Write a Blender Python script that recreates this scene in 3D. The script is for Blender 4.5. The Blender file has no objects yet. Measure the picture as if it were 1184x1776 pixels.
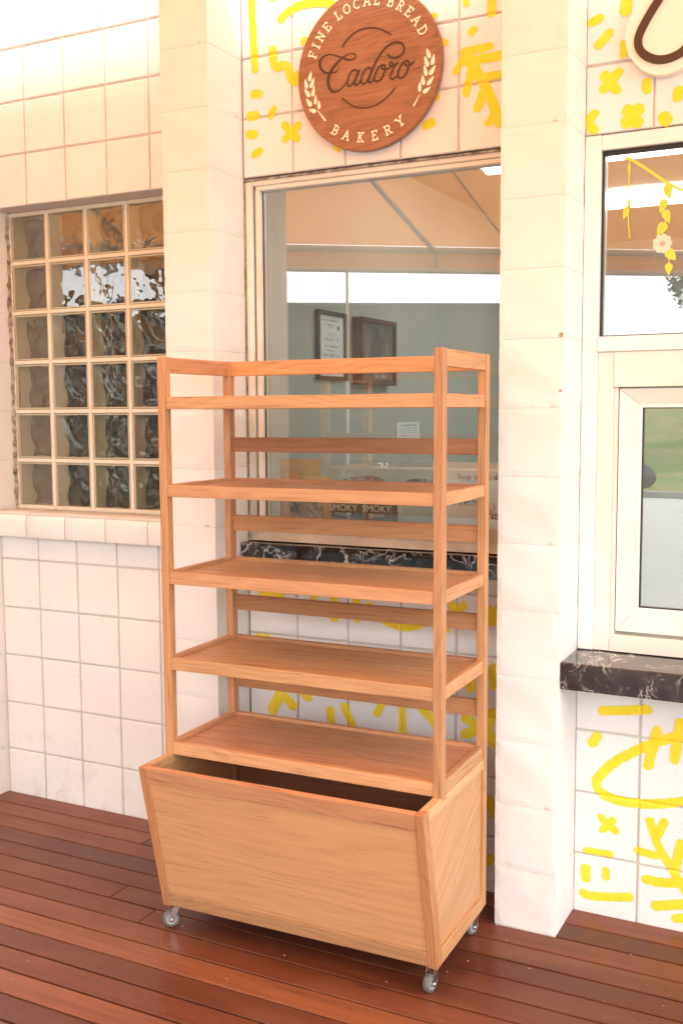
import bpy, bmesh, math, random
import numpy as np
from mathutils import Vector, Matrix
R = math.radians
random.seed(7); rng = np.random.default_rng(7)
sc = bpy.context.scene
C = sc.collection

# ------------------------------------------------------------ camera
cam = bpy.data.cameras.new('camera'); camo = bpy.data.objects.new('camera', cam); C.objects.link(camo)
cam.sensor_fit = 'VERTICAL'; cam.sensor_height = 36.0; cam.lens = 1823.03/1776*36
cam.clip_start = 0.05; cam.clip_end = 2000
_rt = Vector((0.8915670900971654, 0.4528538891154386, -0.005610612149750185))
_up = Vector((-0.03816313657979987, 0.08746751083102931, 0.9954360901411076))
_fw = Vector((-0.4512778510652439, 0.8872839397070398, -0.09526547893066914))
_m = Matrix((_rt, _up, -_fw)).transposed().to_4x4(); _m.translation = Vector((3.2133, -3.2117, 1.5886))
camo.matrix_world = _m
sc.camera = camo

# ------------------------------------------------------------ sky, sun, exposure
SUN_EL, SUN_AZ = R(60), R(145)          # azimuth clockwise from +Y: in front of the shop towards the right, veiled by thin cloud
w = bpy.data.worlds.new('World'); sc.world = w; w.use_nodes = True
nt = w.node_tree; bg = nt.nodes['Background']
sky = nt.nodes.new('ShaderNodeTexSky'); sky.sky_type = 'NISHITA'; sky.sun_disc = False
sky.sun_elevation = SUN_EL; sky.sun_rotation = SUN_AZ; sky.air_density = 1.0; sky.dust_density = 2.0; sky.ozone_density = 0.6
hz_ = nt.nodes.new('ShaderNodeMixRGB'); hz_.inputs[0].default_value = .8; hz_.inputs[2].default_value = (13.7, 14.0, 14.5, 1)   # thin bright cloud over the whole sky
nt.links.new(sky.outputs[0], hz_.inputs[1]); nt.links.new(hz_.outputs[0], bg.inputs[0]); bg.inputs[1].default_value = 0.15
sl = bpy.data.lights.new('sun', 'SUN'); sl.energy = 1.5; sl.angle = R(10); sl.color = (1.0, 0.97, 0.93)
so = bpy.data.objects.new('sun', sl); C.objects.link(so)
sd = Vector((math.sin(SUN_AZ)*math.cos(SUN_EL), math.cos(SUN_AZ)*math.cos(SUN_EL), math.sin(SUN_EL)))
so.rotation_euler = sd.to_track_quat('Z', 'Y').to_euler(); so.location = (0, 0, 12)
vs = sc.view_settings; vs.view_transform = 'Standard'; vs.look = 'None'; vs.gamma = 1; vs.use_curve_mapping = False
vs.exposure = 1.39
sc.render.resolution_x, sc.render.resolution_y = 682, 1024
sc.display_settings.display_device = 'sRGB'
sc.cycles.max_bounces = 10; sc.cycles.diffuse_bounces = 4; sc.cycles.glossy_bounces = 5
sc.cycles.transmission_bounces = 6; sc.cycles.transparent_max_bounces = 14; sc.cycles.sample_clamp_indirect = 6
sc.cycles.use_denoising = True
try: sc.cycles.denoiser = 'OPENIMAGEDENOISE'
except Exception: pass
MARK_CU=[([(1.247, 3.107), (1.246, 2.994), (1.25, 2.889), (1.256, 2.764)], 0.0141), ([(1.361, 2.912), (1.386, 2.929), (1.424, 2.941), (1.468, 2.944), (1.512, 2.94), (1.555, 2.926), (1.587, 2.905)], 0.014), ([(1.326, 2.816), (1.328, 2.791), (1.339, 2.761), (1.37, 2.758), (1.388, 2.748), (1.401, 2.708), (1.432, 2.698), (1.466, 2.693)], 0.0154), ([(1.252, 2.681), (1.271, 2.679)], 0.0147), ([(1.232, 2.609), (1.256, 2.608)], 0.0158), ([(1.328, 2.619), (1.316, 2.6)], 0.0126), ([(1.229, 2.549), (1.25, 2.546)], 0.0151), ([(1.251, 2.478), (1.27, 2.488)], 0.014), ([(1.372, 2.562), (1.417, 2.513)], 0.0143), ([(1.424, 2.554), (1.374, 2.516)], 0.0143), ([(1.328, 2.991), (1.33, 2.987)], 0.0126), ([(1.447, 2.825), (1.451, 2.828)], 0.0123), ([(1.426, 2.716), (1.455, 2.712)], 0.018), ([(1.569, 2.472), (1.579, 2.464)], 0.014), ([(1.913, 2.831), (1.919, 2.83)], 0.009), ([(1.946, 2.745), (1.952, 2.742)], 0.0123), ([(1.917, 2.582), (1.925, 2.581)], 0.0129), ([(1.892, 2.498), (1.91, 2.503)], 0.0148), ([(2.024, 2.91), (2.024, 2.848)], 0.0111), ([(2.106, 2.895), (2.107, 2.806)], 0.014), ([(2.042, 2.759), (2.049, 2.766)], 0.0117), ([(2.016, 2.704), (2.101, 2.707)], 0.0126), ([(2.033, 2.672), (2.142, 2.676)], 0.0144), ([(2.016, 2.689), (1.991, 2.649)], 0.0111), ([(2.045, 2.656), (2.026, 2.579)], 0.0133), ([(2.035, 2.679), (2.09, 2.586), (2.121, 2.516), (2.136, 2.476)], 0.0166), ([(2.083, 2.618), (2.146, 2.619)], 0.0122), ([(2.083, 2.573), (2.064, 2.529)], 0.0144), ([(2.119, 2.499), (2.099, 2.479)], 0.0129)]
MARK_RU=[([(2.417, 2.726), (2.439, 2.734)], 0.0132), ([(2.439, 2.659), (2.467, 2.687)], 0.0136), ([(2.521, 2.799), (2.514, 2.744)], 0.0165), ([(2.511, 2.652), (2.51, 2.62)], 0.0112), ([(2.457, 2.569), (2.492, 2.523)], 0.014), ([(2.496, 2.572), (2.455, 2.532)], 0.014), ([(2.579, 2.532), (2.58, 2.514)], 0.014), ([(2.669, 2.497), (2.666, 2.48)], 0.0144), ([(2.631, 2.427), (2.636, 2.42)], 0.0182), ([(2.527, 2.46), (2.554, 2.424)], 0.0181), ([(2.556, 2.459), (2.524, 2.427)], 0.0181), ([(2.405, 2.442), (2.429, 2.464)], 0.0136), ([(2.408, 2.439), (2.429, 2.416)], 0.0132), ([(2.73, 2.5), (2.763, 2.432)], 0.014), ([(2.769, 2.494), (2.727, 2.434)], 0.0139), ([(2.83, 2.533), (2.862, 2.45)], 0.0135), ([(2.906, 2.475), (2.927, 2.503)], 0.014)]
MARK_RL=[([(2.484, 0.658), (2.621, 0.678)], 0.0149), ([(2.456, 0.554), (2.469, 0.573)], 0.0162), ([(2.762, 0.634), (2.728, 0.617), (2.696, 0.602), (2.654, 0.582), (2.617, 0.562), (2.574, 0.536), (2.53, 0.504), (2.494, 0.467), (2.471, 0.432), (2.477, 0.405), (2.508, 0.386), (2.556, 0.379), (2.605, 0.38), (2.658, 0.389), (2.711, 0.402), (2.743, 0.412), (2.792, 0.437), (2.832, 0.479), (2.838, 0.541), (2.812, 0.599), (2.762, 0.634)], 0.0153), ([(2.65, 0.616), (2.627, 0.504)], 0.0149), ([(2.717, 0.65), (2.704, 0.536)], 0.0153), ([(2.487, 0.316), (2.531, 0.28)], 0.012), ([(2.523, 0.313), (2.492, 0.277)], 0.0117), ([(2.444, 0.2), (2.517, 0.201)], 0.0122), ([(2.441, 0.141), (2.442, 0.111)], 0.0157), ([(2.505, 0.146), (2.505, 0.126)], 0.012), ([(2.435, 0.058), (2.467, 0.055), (2.578, 0.075)], 0.0143), ([(2.636, 0.331), (2.661, 0.26), (2.702, 0.195), (2.739, 0.14), (2.776, 0.091)], 0.0131), ([(2.678, 0.334), (2.657, 0.283)], 0.0131), ([(2.601, 0.23), (2.652, 0.225), (2.672, 0.229)], 0.0123), ([(2.729, 0.275), (2.717, 0.209), (2.709, 0.187)], 0.0149), ([(2.629, 0.143), (2.681, 0.143), (2.735, 0.154)], 0.0149), ([(2.659, 0.064), (2.767, 0.095)], 0.0157), ([(2.72, 0.037), (2.785, 0.057)], 0.0136), ([(2.797, 0.241), (2.786, 0.148)], 0.0136), ([(2.851, 0.674), (2.866, 0.589)], 0.0136), ([(2.923, 0.388), (2.972, 0.344)], 0.0128), ([(2.97, 0.397), (2.927, 0.336)], 0.0128)]
MARK_CL=[([(1.247, 0.963), (1.333, 0.928)], 0.0202), ([(1.32, 0.989), (1.266, 0.927)], 0.0203), ([(1.47, 1.012), (1.469, 0.942)], 0.0151), ([(1.55, 0.997), (1.549, 0.871)], 0.0151), ([(1.638, 0.993), (1.637, 0.876)], 0.0147), ([(1.685, 0.926), (1.717, 0.893), (1.76, 0.873), (1.807, 0.863), (1.86, 0.872), (1.902, 0.895), (1.928, 0.926)], 0.0144), ([(1.985, 0.95), (2.006, 0.925)], 0.014), ([(2.026, 0.953), (2.006, 0.925)], 0.014), ([(2.047, 1.016), (2.067, 1.016)], 0.0127), ([(2.115, 0.907), (2.15, 0.954)], 0.0176), ([(2.111, 0.945), (2.15, 0.903)], 0.0171), ([(1.968, 0.871), (1.972, 0.866)], 0.0082), ([(1.237, 0.776), (1.281, 0.776)], 0.0117), ([(1.336, 0.587), (1.296, 0.514)], 0.0207), ([(1.338, 0.574), (1.381, 0.537)], 0.018), ([(1.417, 0.592), (1.445, 0.574)], 0.0158), ([(1.533, 0.539), (1.537, 0.473)], 0.0165), ([(1.587, 0.559), (1.632, 0.469)], 0.0161), ([(1.736, 0.597), (1.714, 0.552)], 0.0147), ([(1.807, 0.598), (1.81, 0.468)], 0.0147), ([(1.877, 0.595), (1.923, 0.549)], 0.0164), ([(2.051, 0.744), (2.051, 0.682)], 0.0175), ([(2.13, 0.757), (2.131, 0.695)], 0.0143), ([(2.034, 0.522), (2.078, 0.542)], 0.017), ([(2.038, 0.576), (2.112, 0.535)], 0.018), ([(2.129, 0.605), (2.114, 0.551), (2.134, 0.503)], 0.018), ([(1.979, 0.676), (1.985, 0.673)], 0.01), ([(2.12, 0.31), (2.14, 0.267)], 0.0195), ([(2.114, 0.1), (2.13, 0.113)], 0.016), ([(1.359, 0.33), (1.454, 0.259)], 0.0198), ([(1.593, 0.406), (1.638, 0.246)], 0.0176), ([(1.792, 0.231), (1.899, 0.249)], 0.0164)]
SCRIPT=[[(1.597, 2.709, 0.001), (1.585, 2.698, 0.0019), (1.568, 2.697, 0.0026), (1.549, 2.7, 0.003), (1.532, 2.713, 0.0035), (1.526, 2.729, 0.0039), (1.53, 2.746, 0.0034), (1.546, 2.755, 0.0026), (1.567, 2.756, 0.0019), (1.591, 2.747, 0.0019), (1.611, 2.738, 0.0025), (1.631, 2.729, 0.0025), (1.648, 2.728, 0.0022), (1.658, 2.734, 0.0018), (1.655, 2.743, 0.0019), (1.641, 2.747, 0.0016), (1.624, 2.745, 0.0019), (1.607, 2.737, 0.0025), (1.587, 2.724, 0.0035), (1.568, 2.704, 0.0043), (1.558, 2.684, 0.0045), (1.556, 2.667, 0.0044), (1.561, 2.65, 0.0038), (1.571, 2.638, 0.0033), (1.585, 2.636, 0.0026), (1.6, 2.639, 0.0022), (1.614, 2.65, 0.0019), (1.626, 2.663, 0.0019), (1.631, 2.668, 0.0016)], [(1.664, 2.688, 0.0025), (1.654, 2.694, 0.0025), (1.641, 2.69, 0.0024), (1.631, 2.674, 0.0025), (1.627, 2.66, 0.0025), (1.629, 2.649, 0.0025), (1.637, 2.646, 0.0025), (1.648, 2.654, 0.0025), (1.659, 2.673, 0.0025), (1.668, 2.689, 0.0025)], [(1.67, 2.69, 0.0028), (1.658, 2.667, 0.0028), (1.653, 2.653, 0.0028), (1.656, 2.646, 0.0028), (1.664, 2.647, 0.0028), (1.674, 2.656, 0.0028)], [(1.711, 2.688, 0.0024), (1.704, 2.694, 0.0025), (1.691, 2.688, 0.0024), (1.681, 2.673, 0.0024), (1.677, 2.656, 0.0024), (1.681, 2.647, 0.0024), (1.691, 2.647, 0.0024), (1.701, 2.658, 0.0024), (1.714, 2.682, 0.0025)], [(1.773, 2.724, 0.0027), (1.781, 2.715, 0.0028), (1.798, 2.711, 0.0027), (1.815, 2.714, 0.0027), (1.827, 2.725, 0.0027), (1.827, 2.74, 0.0026), (1.819, 2.752, 0.0027), (1.802, 2.757, 0.0027), (1.783, 2.756, 0.0027), (1.76, 2.744, 0.0028), (1.741, 2.724, 0.0027), (1.728, 2.706, 0.0028), (1.718, 2.687, 0.0028), (1.708, 2.666, 0.0028), (1.704, 2.652, 0.0028), (1.708, 2.647, 0.0028), (1.716, 2.649, 0.0027), (1.724, 2.658, 0.0027)], [(1.754, 2.694, 0.0026), (1.741, 2.691, 0.0027), (1.731, 2.677, 0.0026), (1.724, 2.661, 0.0026), (1.727, 2.649, 0.0027), (1.737, 2.647, 0.0026), (1.75, 2.654, 0.0027), (1.759, 2.67, 0.0027), (1.762, 2.684, 0.0026), (1.76, 2.693, 0.0026), (1.752, 2.695, 0.0026), (1.749, 2.689, 0.0026), (1.754, 2.682, 0.0026), (1.767, 2.68, 0.0026), (1.78, 2.683, 0.0026)], [(1.78, 2.683, 0.0023), (1.79, 2.688, 0.0023), (1.788, 2.697, 0.0023), (1.78, 2.698, 0.0023), (1.777, 2.692, 0.0022), (1.783, 2.688, 0.0023), (1.796, 2.689, 0.0023), (1.807, 2.694, 0.0023), (1.794, 2.682, 0.0023), (1.785, 2.666, 0.0023), (1.78, 2.655, 0.0023), (1.784, 2.647, 0.0023), (1.791, 2.647, 0.0023), (1.802, 2.652, 0.0023)], [(1.835, 2.694, 0.0025), (1.822, 2.689, 0.0026), (1.81, 2.671, 0.0026), (1.807, 2.657, 0.0026), (1.812, 2.647, 0.0025), (1.823, 2.646, 0.0026), (1.835, 2.656, 0.0026), (1.843, 2.672, 0.0025), (1.846, 2.686, 0.0025), (1.839, 2.695, 0.0026), (1.831, 2.693, 0.0025), (1.831, 2.685, 0.0026), (1.841, 2.679, 0.0026), (1.852, 2.682, 0.0026), (1.862, 2.688, 0.0025)], [(1.608, 2.773, 0.0019), (1.625, 2.791, 0.0019), (1.648, 2.808, 0.0019), (1.678, 2.817, 0.0019), (1.715, 2.816, 0.0019), (1.747, 2.806, 0.0019), (1.782, 2.785, 0.0019)], [(1.608, 2.611, 0.0018), (1.632, 2.591, 0.0018), (1.659, 2.576, 0.0018), (1.688, 2.57, 0.0018), (1.719, 2.571, 0.0017), (1.734, 2.575, 0.0017), (1.757, 2.586, 0.0017), (1.78, 2.601, 0.0018), (1.797, 2.618, 0.0017)]]
WHEAT=[[(1.493, 2.714, 1.485, 2.682, 0.0143), (1.469, 2.693, 1.477, 2.659, 0.0139), (1.504, 2.693, 1.49, 2.659, 0.0139), (1.466, 2.662, 1.487, 2.631, 0.0143), (1.504, 2.668, 1.497, 2.631, 0.0139), (1.473, 2.628, 1.493, 2.601, 0.0156), (1.51, 2.637, 1.507, 2.604, 0.0124), (1.482, 2.593, 1.51, 2.58, 0.0143), (1.52, 2.618, 1.522, 2.587, 0.0127)], [(1.905, 2.724, 1.916, 2.691, 0.0145), (1.898, 2.701, 1.91, 2.666, 0.0141), (1.931, 2.703, 1.923, 2.669, 0.0149), (1.897, 2.674, 1.905, 2.639, 0.0137), (1.936, 2.669, 1.916, 2.64, 0.0144), (1.891, 2.645, 1.895, 2.612, 0.0144), (1.93, 2.636, 1.908, 2.61, 0.0144), (1.882, 2.626, 1.882, 2.594, 0.0125), (1.921, 2.604, 1.893, 2.589, 0.0141)]]
WHEATSTEM=[[(1.515, 2.586, 0.001), (1.543, 2.55, 0.0034)], [(1.882, 2.586, 0.0006), (1.862, 2.555, 0.003)]]
OSIGN=[(2.627, 2.759, 0.0108), (2.588, 2.702, 0.0112), (2.562, 2.651, 0.0112), (2.566, 2.614, 0.0112), (2.595, 2.587, 0.0115), (2.631, 2.577, 0.0112), (2.67, 2.584, 0.0112), (2.701, 2.606, 0.0109), (2.754, 2.659, 0.0109), (2.782, 2.731, 0.0109), (2.758, 2.797, 0.0105), (2.703, 2.822, 0.0105), (2.657, 2.8, 0.0112), (2.627, 2.759, 0.0108)]
OPLATE=[(2.574, 2.77), (2.538, 2.713), (2.523, 2.659), (2.535, 2.604), (2.574, 2.557), (2.623, 2.537), (2.67, 2.543), (2.724, 2.572), (2.784, 2.633), (2.824, 2.726), (2.797, 2.822), (2.717, 2.871), (2.631, 2.854)]
VINE=[[(2.518, 2.331), (2.53, 2.328), (2.581, 2.292), (2.639, 2.247), (2.685, 2.222), (2.731, 2.204)], [(2.528, 2.327), (2.528, 2.268), (2.526, 2.197), (2.528, 2.149), (2.533, 2.1)], [(2.637, 2.245), (2.633, 2.204), (2.631, 2.167), (2.635, 2.134), (2.626, 2.087), (2.643, 2.052), (2.649, 2.012), (2.648, 1.985)]]
VLEAF=[(2.637, 2.245, 2.646, 2.199, 0.0206), (2.633, 2.204, 2.619, 2.163, 0.0187), (2.631, 2.172, 2.648, 2.131, 0.0187), (2.635, 2.135, 2.612, 2.098, 0.0225), (2.641, 2.056, 2.667, 2.024, 0.0225), (2.648, 2.018, 2.648, 1.983, 0.0169), (2.527, 2.193, 2.513, 2.154, 0.0157), (2.527, 2.315, 2.529, 2.268, 0.0067), (2.528, 2.212, 2.532, 2.18, 0.0075)]
VFLOW=(2.628, 2.075)
# ------------------------------------------------------------ node helpers
class NT:
    def __init__(s, name):
        s.m = bpy.data.materials.new(name); s.m.use_nodes = True; s.t = s.m.node_tree
        s.b = s.t.nodes['Principled BSDF']; s.out = s.t.nodes['Material Output']
    def n(s, typ, **kw):
        nd = s.t.nodes.new('ShaderNode'+typ)
        for k, v in kw.items():
            if k.startswith('i_'):
                key = k[2:]; key = int(key) if key.isdigit() else key.replace('_', ' ')
                nd.inputs[key].default_value = v
            else: setattr(nd, k, v)
        return nd
    def l(s, a, b): s.t.links.new(a, b)
    def set(s, **kw):
        for k, v in kw.items(): s.b.inputs[k.replace('_', ' ')].default_value = v
    def coord(s, kind='Object', scale=(1, 1, 1), rand=0.0):
        tc = s.n('TexCoord'); mp = s.n('Mapping'); mp.inputs['Scale'].default_value = scale
        src = tc.outputs[kind]
        if rand:
            oi = s.n('ObjectInfo'); ml = s.n('Math', operation='MULTIPLY'); ml.inputs[1].default_value = rand
            s.l(oi.outputs['Random'], ml.inputs[0]); ad = s.n('VectorMath', operation='ADD')
            s.l(src, ad.inputs[0]); s.l(ml.outputs[0], ad.inputs[1]); src = ad.outputs[0]
        s.l(src, mp.inputs['Vector']); return mp.outputs[0]
    def noise(s, vec, scale, detail=3, rough=.5, dist=0):
        nd = s.n('TexNoise'); nd.inputs['Scale'].default_value = scale; nd.inputs['Detail'].default_value = detail
        nd.inputs['Roughness'].default_value = rough; nd.inputs['Distortion'].default_value = dist
        s.l(vec, nd.inputs['Vector']); return nd.outputs['Fac']
    def ramp(s, fac, stops):
        r = s.n('ValToRGB'); el = r.color_ramp.elements
        while len(el) < len(stops): el.new(.5)
        for e, (p, c) in zip(el, stops): e.position = p; e.color = (*c, 1) if len(c) == 3 else c
        s.l(fac, r.inputs[0]); return r.outputs[0]
    def mix(s, fac, a, b, mode='MIX'):
        m = s.n('MixRGB', blend_type=mode)
        for i, v in ((0, fac), (1, a), (2, b)):
            if hasattr(v, 'is_output'): s.l(v, m.inputs[i])
            else: m.inputs[i].default_value = v if i == 0 else (*v, 1)
        return m.outputs[0]
    def math(s, op, a, b=0.):
        m = s.n('Math', operation=op)
        for i, v in enumerate((a, b)):
            if hasattr(v, 'is_output'): s.l(v, m.inputs[i])
            else: m.inputs[i].default_value = v
        return m.outputs[0]
    def bump(s, h, strength=.3, dist=.002):
        b = s.n('Bump'); b.inputs['Strength'].default_value = strength; b.inputs['Distance'].default_value = dist
        s.l(h, b.inputs['Height']); s.l(b.outputs[0], s.b.inputs['Normal']); return b
    def color(s, c): s.l(c, s.b.inputs['Base Color'])
    def rough(s, r): s.l(r, s.b.inputs['Roughness'])

def flat(name, col, rough=.5, metal=0., **kw):
    t = NT(name); t.set(Base_Color=(*col, 1), Roughness=rough, Metallic=metal, **kw); return t.m

def mat_paint_block(name, base=(.80, .782, .757), dirt=.3, pit=1.0, speck=.5):
    t = NT(name); o = t.coord('Object', rand=13.); g = t.n('NewGeometry').outputs['Position']
    big = t.noise(g, 3.2, 2, .55); fine = t.noise(g, 95, 2, .6); mid = t.noise(g, 24, 3, .6)
    c = t.ramp(big, [(.3, tuple(x*.955 for x in base)), (.7, base)])
    # grime: specks and scuffs with their own shapes, more of them low down where feet and trolleys reach
    sx = t.n('SeparateXYZ'); t.l(g, sx.inputs[0])
    low = t.n('MapRange'); low.inputs[1].default_value = 0.; low.inputs[2].default_value = .45; low.inputs[3].default_value = 1.; low.inputs[4].default_value = .0
    t.l(sx.outputs[2], low.inputs[0])
    sm = t.noise(g, 11, 4, .75, .6)
    thr = t.math('MULTIPLY_ADD', low.outputs[0], .11); t.t.nodes[-1].inputs[2].default_value = 0.
    gr = t.math('ADD', sm, thr); gr = t.ramp(gr, [(.62, (0, 0, 0)), (.82, (1, 1, 1))])
    c = t.mix(t.math('MULTIPLY', gr, dirt), c, (.42, .38, .34))
    spk = t.noise(g, 150, 0, .5); spk = t.ramp(spk, [(.73, (0, 0, 0)), (.77, (1, 1, 1))])
    spm = t.ramp(t.noise(g, 6, 1), [(.55, (0, 0, 0)), (.7, (1, 1, 1))])
    c = t.mix(t.math('MULTIPLY', t.math('MULTIPLY', spk, spm), speck), c, (.25, .21, .18))
    t.color(c); t.set(Roughness=.62); t.b.inputs['Specular IOR Level'].default_value = .35
    h = t.math('ADD', t.math('MULTIPLY', fine, .5), mid)
    t.bump(h, .55*pit, .0035); return t.m

def mat_oak(name, light=(.67, .365, .175), dark=(.44, .195, .080), gloss=.42, scale=1., cath=1., pore=.75):
    t = NT(name); oi = t.n('ObjectInfo').outputs['Random']
    v = t.coord('Object', rand=7.3)
    def mp(sx, sy, sz):
        m = t.n('Mapping'); m.inputs['Scale'].default_value = (sx*scale, sy*scale, sz*scale); t.l(v, m.inputs['Vector']); return m.outputs[0]
    # growth rings: distorted bands that run along the board and open into cathedrals
    dn = t.noise(mp(1.1, 5.5, 5.5), 1.0, 2, .5)
    rings = t.math('ADD', t.math('MULTIPLY', dn, 16.*cath), 0.)
    sy = t.n('SeparateXYZ'); t.l(mp(1, 38, 38), sy.inputs[0])
    rr = t.math('ADD', rings, t.math('ADD', sy.outputs[1], t.math('MULTIPLY', sy.outputs[2], .7)))
    band = t.math('FRACT', rr); band = t.ramp(band, [(0., (.25,)*3), (.55, (.75,)*3), (.9, (.15,)*3), (1., (.25,)*3)])
    pores = t.noise(mp(4.5, 230, 230), 1.0, 3, .68); pores = t.ramp(pores, [(.34, (1,)*3), (.50, (0,)*3)])
    soft = t.noise(mp(2.2, 30, 30), 1.0, 4, .6)
    f = t.math('MULTIPLY_ADD', band, .42); t.t.nodes[-1].inputs[2].default_value = .0
    f = t.math('ADD', f, t.math('MULTIPLY', soft, .75)); f = t.math('SUBTRACT', f, .1)
    c = t.mix(f, dark, light)
    pm = t.math('MULTIPLY', pores, t.math('SUBTRACT', 1.05, band))
    c = t.mix(t.math('MULTIPLY', pm, pore), c, tuple(x*.5 for x in dark))
    hv = t.n('HueSaturation'); t.l(c, hv.inputs['Color'])
    vv = t.n('MapRange'); vv.inputs[3].default_value = .80; vv.inputs[4].default_value = 1.10; t.l(oi, vv.inputs[0]); t.l(vv.outputs[0], hv.inputs['Value'])
    hh = t.n('MapRange'); hh.inputs[3].default_value = .494; hh.inputs[4].default_value = .506; t.l(t.math('FRACT', t.math('MULTIPLY', oi, 7.7)), hh.inputs[0]); t.l(hh.outputs[0], hv.inputs['Hue'])
    t.color(hv.outputs[0])
    t.rough(t.ramp(pores, [(0, (gloss,)*3), (1, (gloss+.2,)*3)]))
    t.b.inputs['Specular IOR Level'].default_value = .4
    t.bump(t.math('SUBTRACT', t.math('MULTIPLY', band, .15), pores), .22, .0006); return t.m

def mat_deck(name):
    t = NT(name); oi = t.n('ObjectInfo').outputs['Random']; v = t.coord('Object', rand=9.1)
    g = t.n('NewGeometry').outputs['Position']
    def mp(sx, sy, sz):
        m = t.n('Mapping'); m.inputs['Scale'].default_value = (sx, sy, sz); t.l(v, m.inputs['Vector']); return m.outputs[0]
    gr = t.noise(mp(2.2, 42, 20), 1.0, 5, .62, .3); fi = t.noise(mp(9, 330, 200), 1.0, 3, .6); bl = t.noise(mp(1.3, 6, 6), 1.0, 4, .6)
    base = t.ramp(oi, [(0., (.100, .024, .011)), (.35, (.150, .038, .015)), (.7, (.215, .060, .022)), (1., (.285, .094, .033))])
    c = t.mix(t.math('MULTIPLY', t.ramp(gr, [(.35, (0,)*3), (.7, (1,)*3)]), .55), base, (.075, .019, .011))
    c = t.mix(t.math('MULTIPLY', t.ramp(bl, [(.5, (0,)*3), (.75, (1,)*3)]), .45), c, (.28, .10, .040))
    kn = t.n('TexVoronoi'); kn.inputs['Scale'].default_value = 1.; t.l(mp(1.7, 6.5, 1), kn.inputs['Vector'])
    c = t.mix(t.math('MULTIPLY', t.ramp(t.math('ADD', kn.outputs['Distance'], t.math('MULTIPLY', gr, .06)), [(.04, (1,)*3), (.115, (0,)*3)]), .7), c, (.030, .010, .007))
    c = t.mix(t.math('MULTIPLY', t.ramp(fi, [(.3, (1,)*3), (.5, (0,)*3)]), .35), c, (.05, .014, .010))
    # dull foot-traffic film and little pale scratches
    film = t.ramp(t.noise(g, 2.6, 3, .5, .0), [(.30, (0,)*3), (.80, (1,)*3)])
    c = t.mix(t.math('MULTIPLY', film, .08), c, (.27, .15, .105))
    sc_ = t.n('TexVoronoi', feature='DISTANCE_TO_EDGE'); sc_.inputs['Scale'].default_value = 9.; mg = t.n('Mapping'); mg.inputs['Scale'].default_value = (.7, 1.6, 1); mg.inputs['Rotation'].default_value = (0, 0, .7)
    t.l(t.mix(.06, g, t.n('TexNoise', i_Scale=5.).outputs['Color']), mg.inputs[0]); t.l(mg.outputs[0], sc_.inputs['Vector'])
    scr = t.ramp(sc_.outputs['Distance'], [(.0, (1,)*3), (.006, (0,)*3)])
    scm = t.ramp(t.noise(g, 7, 2), [(.6, (0,)*3), (.68, (1,)*3)])
    c = t.mix(t.math('MULTIPLY', t.math('MULTIPLY', scr, scm), .35), c, (.5, .36, .28))
    dust = t.ramp(t.noise(g, 210, 1, .5), [(.75, (0,)*3), (.79, (1,)*3)])
    c = t.mix(t.math('MULTIPLY', dust, .25), c, (.5, .38, .3))
    t.color(c); t.rough(t.ramp(t.math('ADD', t.math('MULTIPLY', film, .55), t.math('MULTIPLY', gr, .3)), [(.1, (.22,)*3), (.9, (.52,)*3)]))
    t.bump(t.math('ADD', t.math('MULTIPLY', gr, .8), t.math('MULTIPLY', fi, .35)), .25, .0015)
    t.b.inputs['Specular IOR Level'].default_value = .3; return t.m

def mat_marble(name):
    t = NT(name); g = t.n('NewGeometry').outputs['Position']
    def vein(scale, wdt, det, dist, seed):
        mp = t.n('Mapping'); mp.inputs['Location'].default_value = (seed, seed*.7, seed*1.3); mp.inputs['Rotation'].default_value = (.4, .5, .6); t.l(g, mp.inputs[0])
        n = t.noise(mp.outputs[0], scale, det, .58, dist); a = t.math('ABSOLUTE', t.math('SUBTRACT', n, .5))
        return t.ramp(a, [(0., (1,)*3), (wdt*.35, (.55,)*3), (wdt, (0,)*3)])
    m1 = t.ramp(t.noise(g, 7, 2), [(.44, (0,)*3), (.60, (1,)*3)]); m2 = t.ramp(t.noise(g, 13, 3), [(.5, (0,)*3), (.66, (1,)*3)])
    f = t.math('MAXIMUM', t.math('MULTIPLY', vein(5.5, .017, 4, .5, 3.1), m1), t.math('MULTIPLY', t.math('MULTIPLY', vein(17, .03, 5, .8, 8.7), m2), .75))
    cloud = t.ramp(t.noise(g, 22, 5, .65), [(.45, (.008, .008, .009)), (.75, (.045, .044, .043))])
    t.color(t.mix(f, cloud, (.66, .62, .57))); t.set(Roughness=.08, IOR=1.72); return t.m

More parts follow.
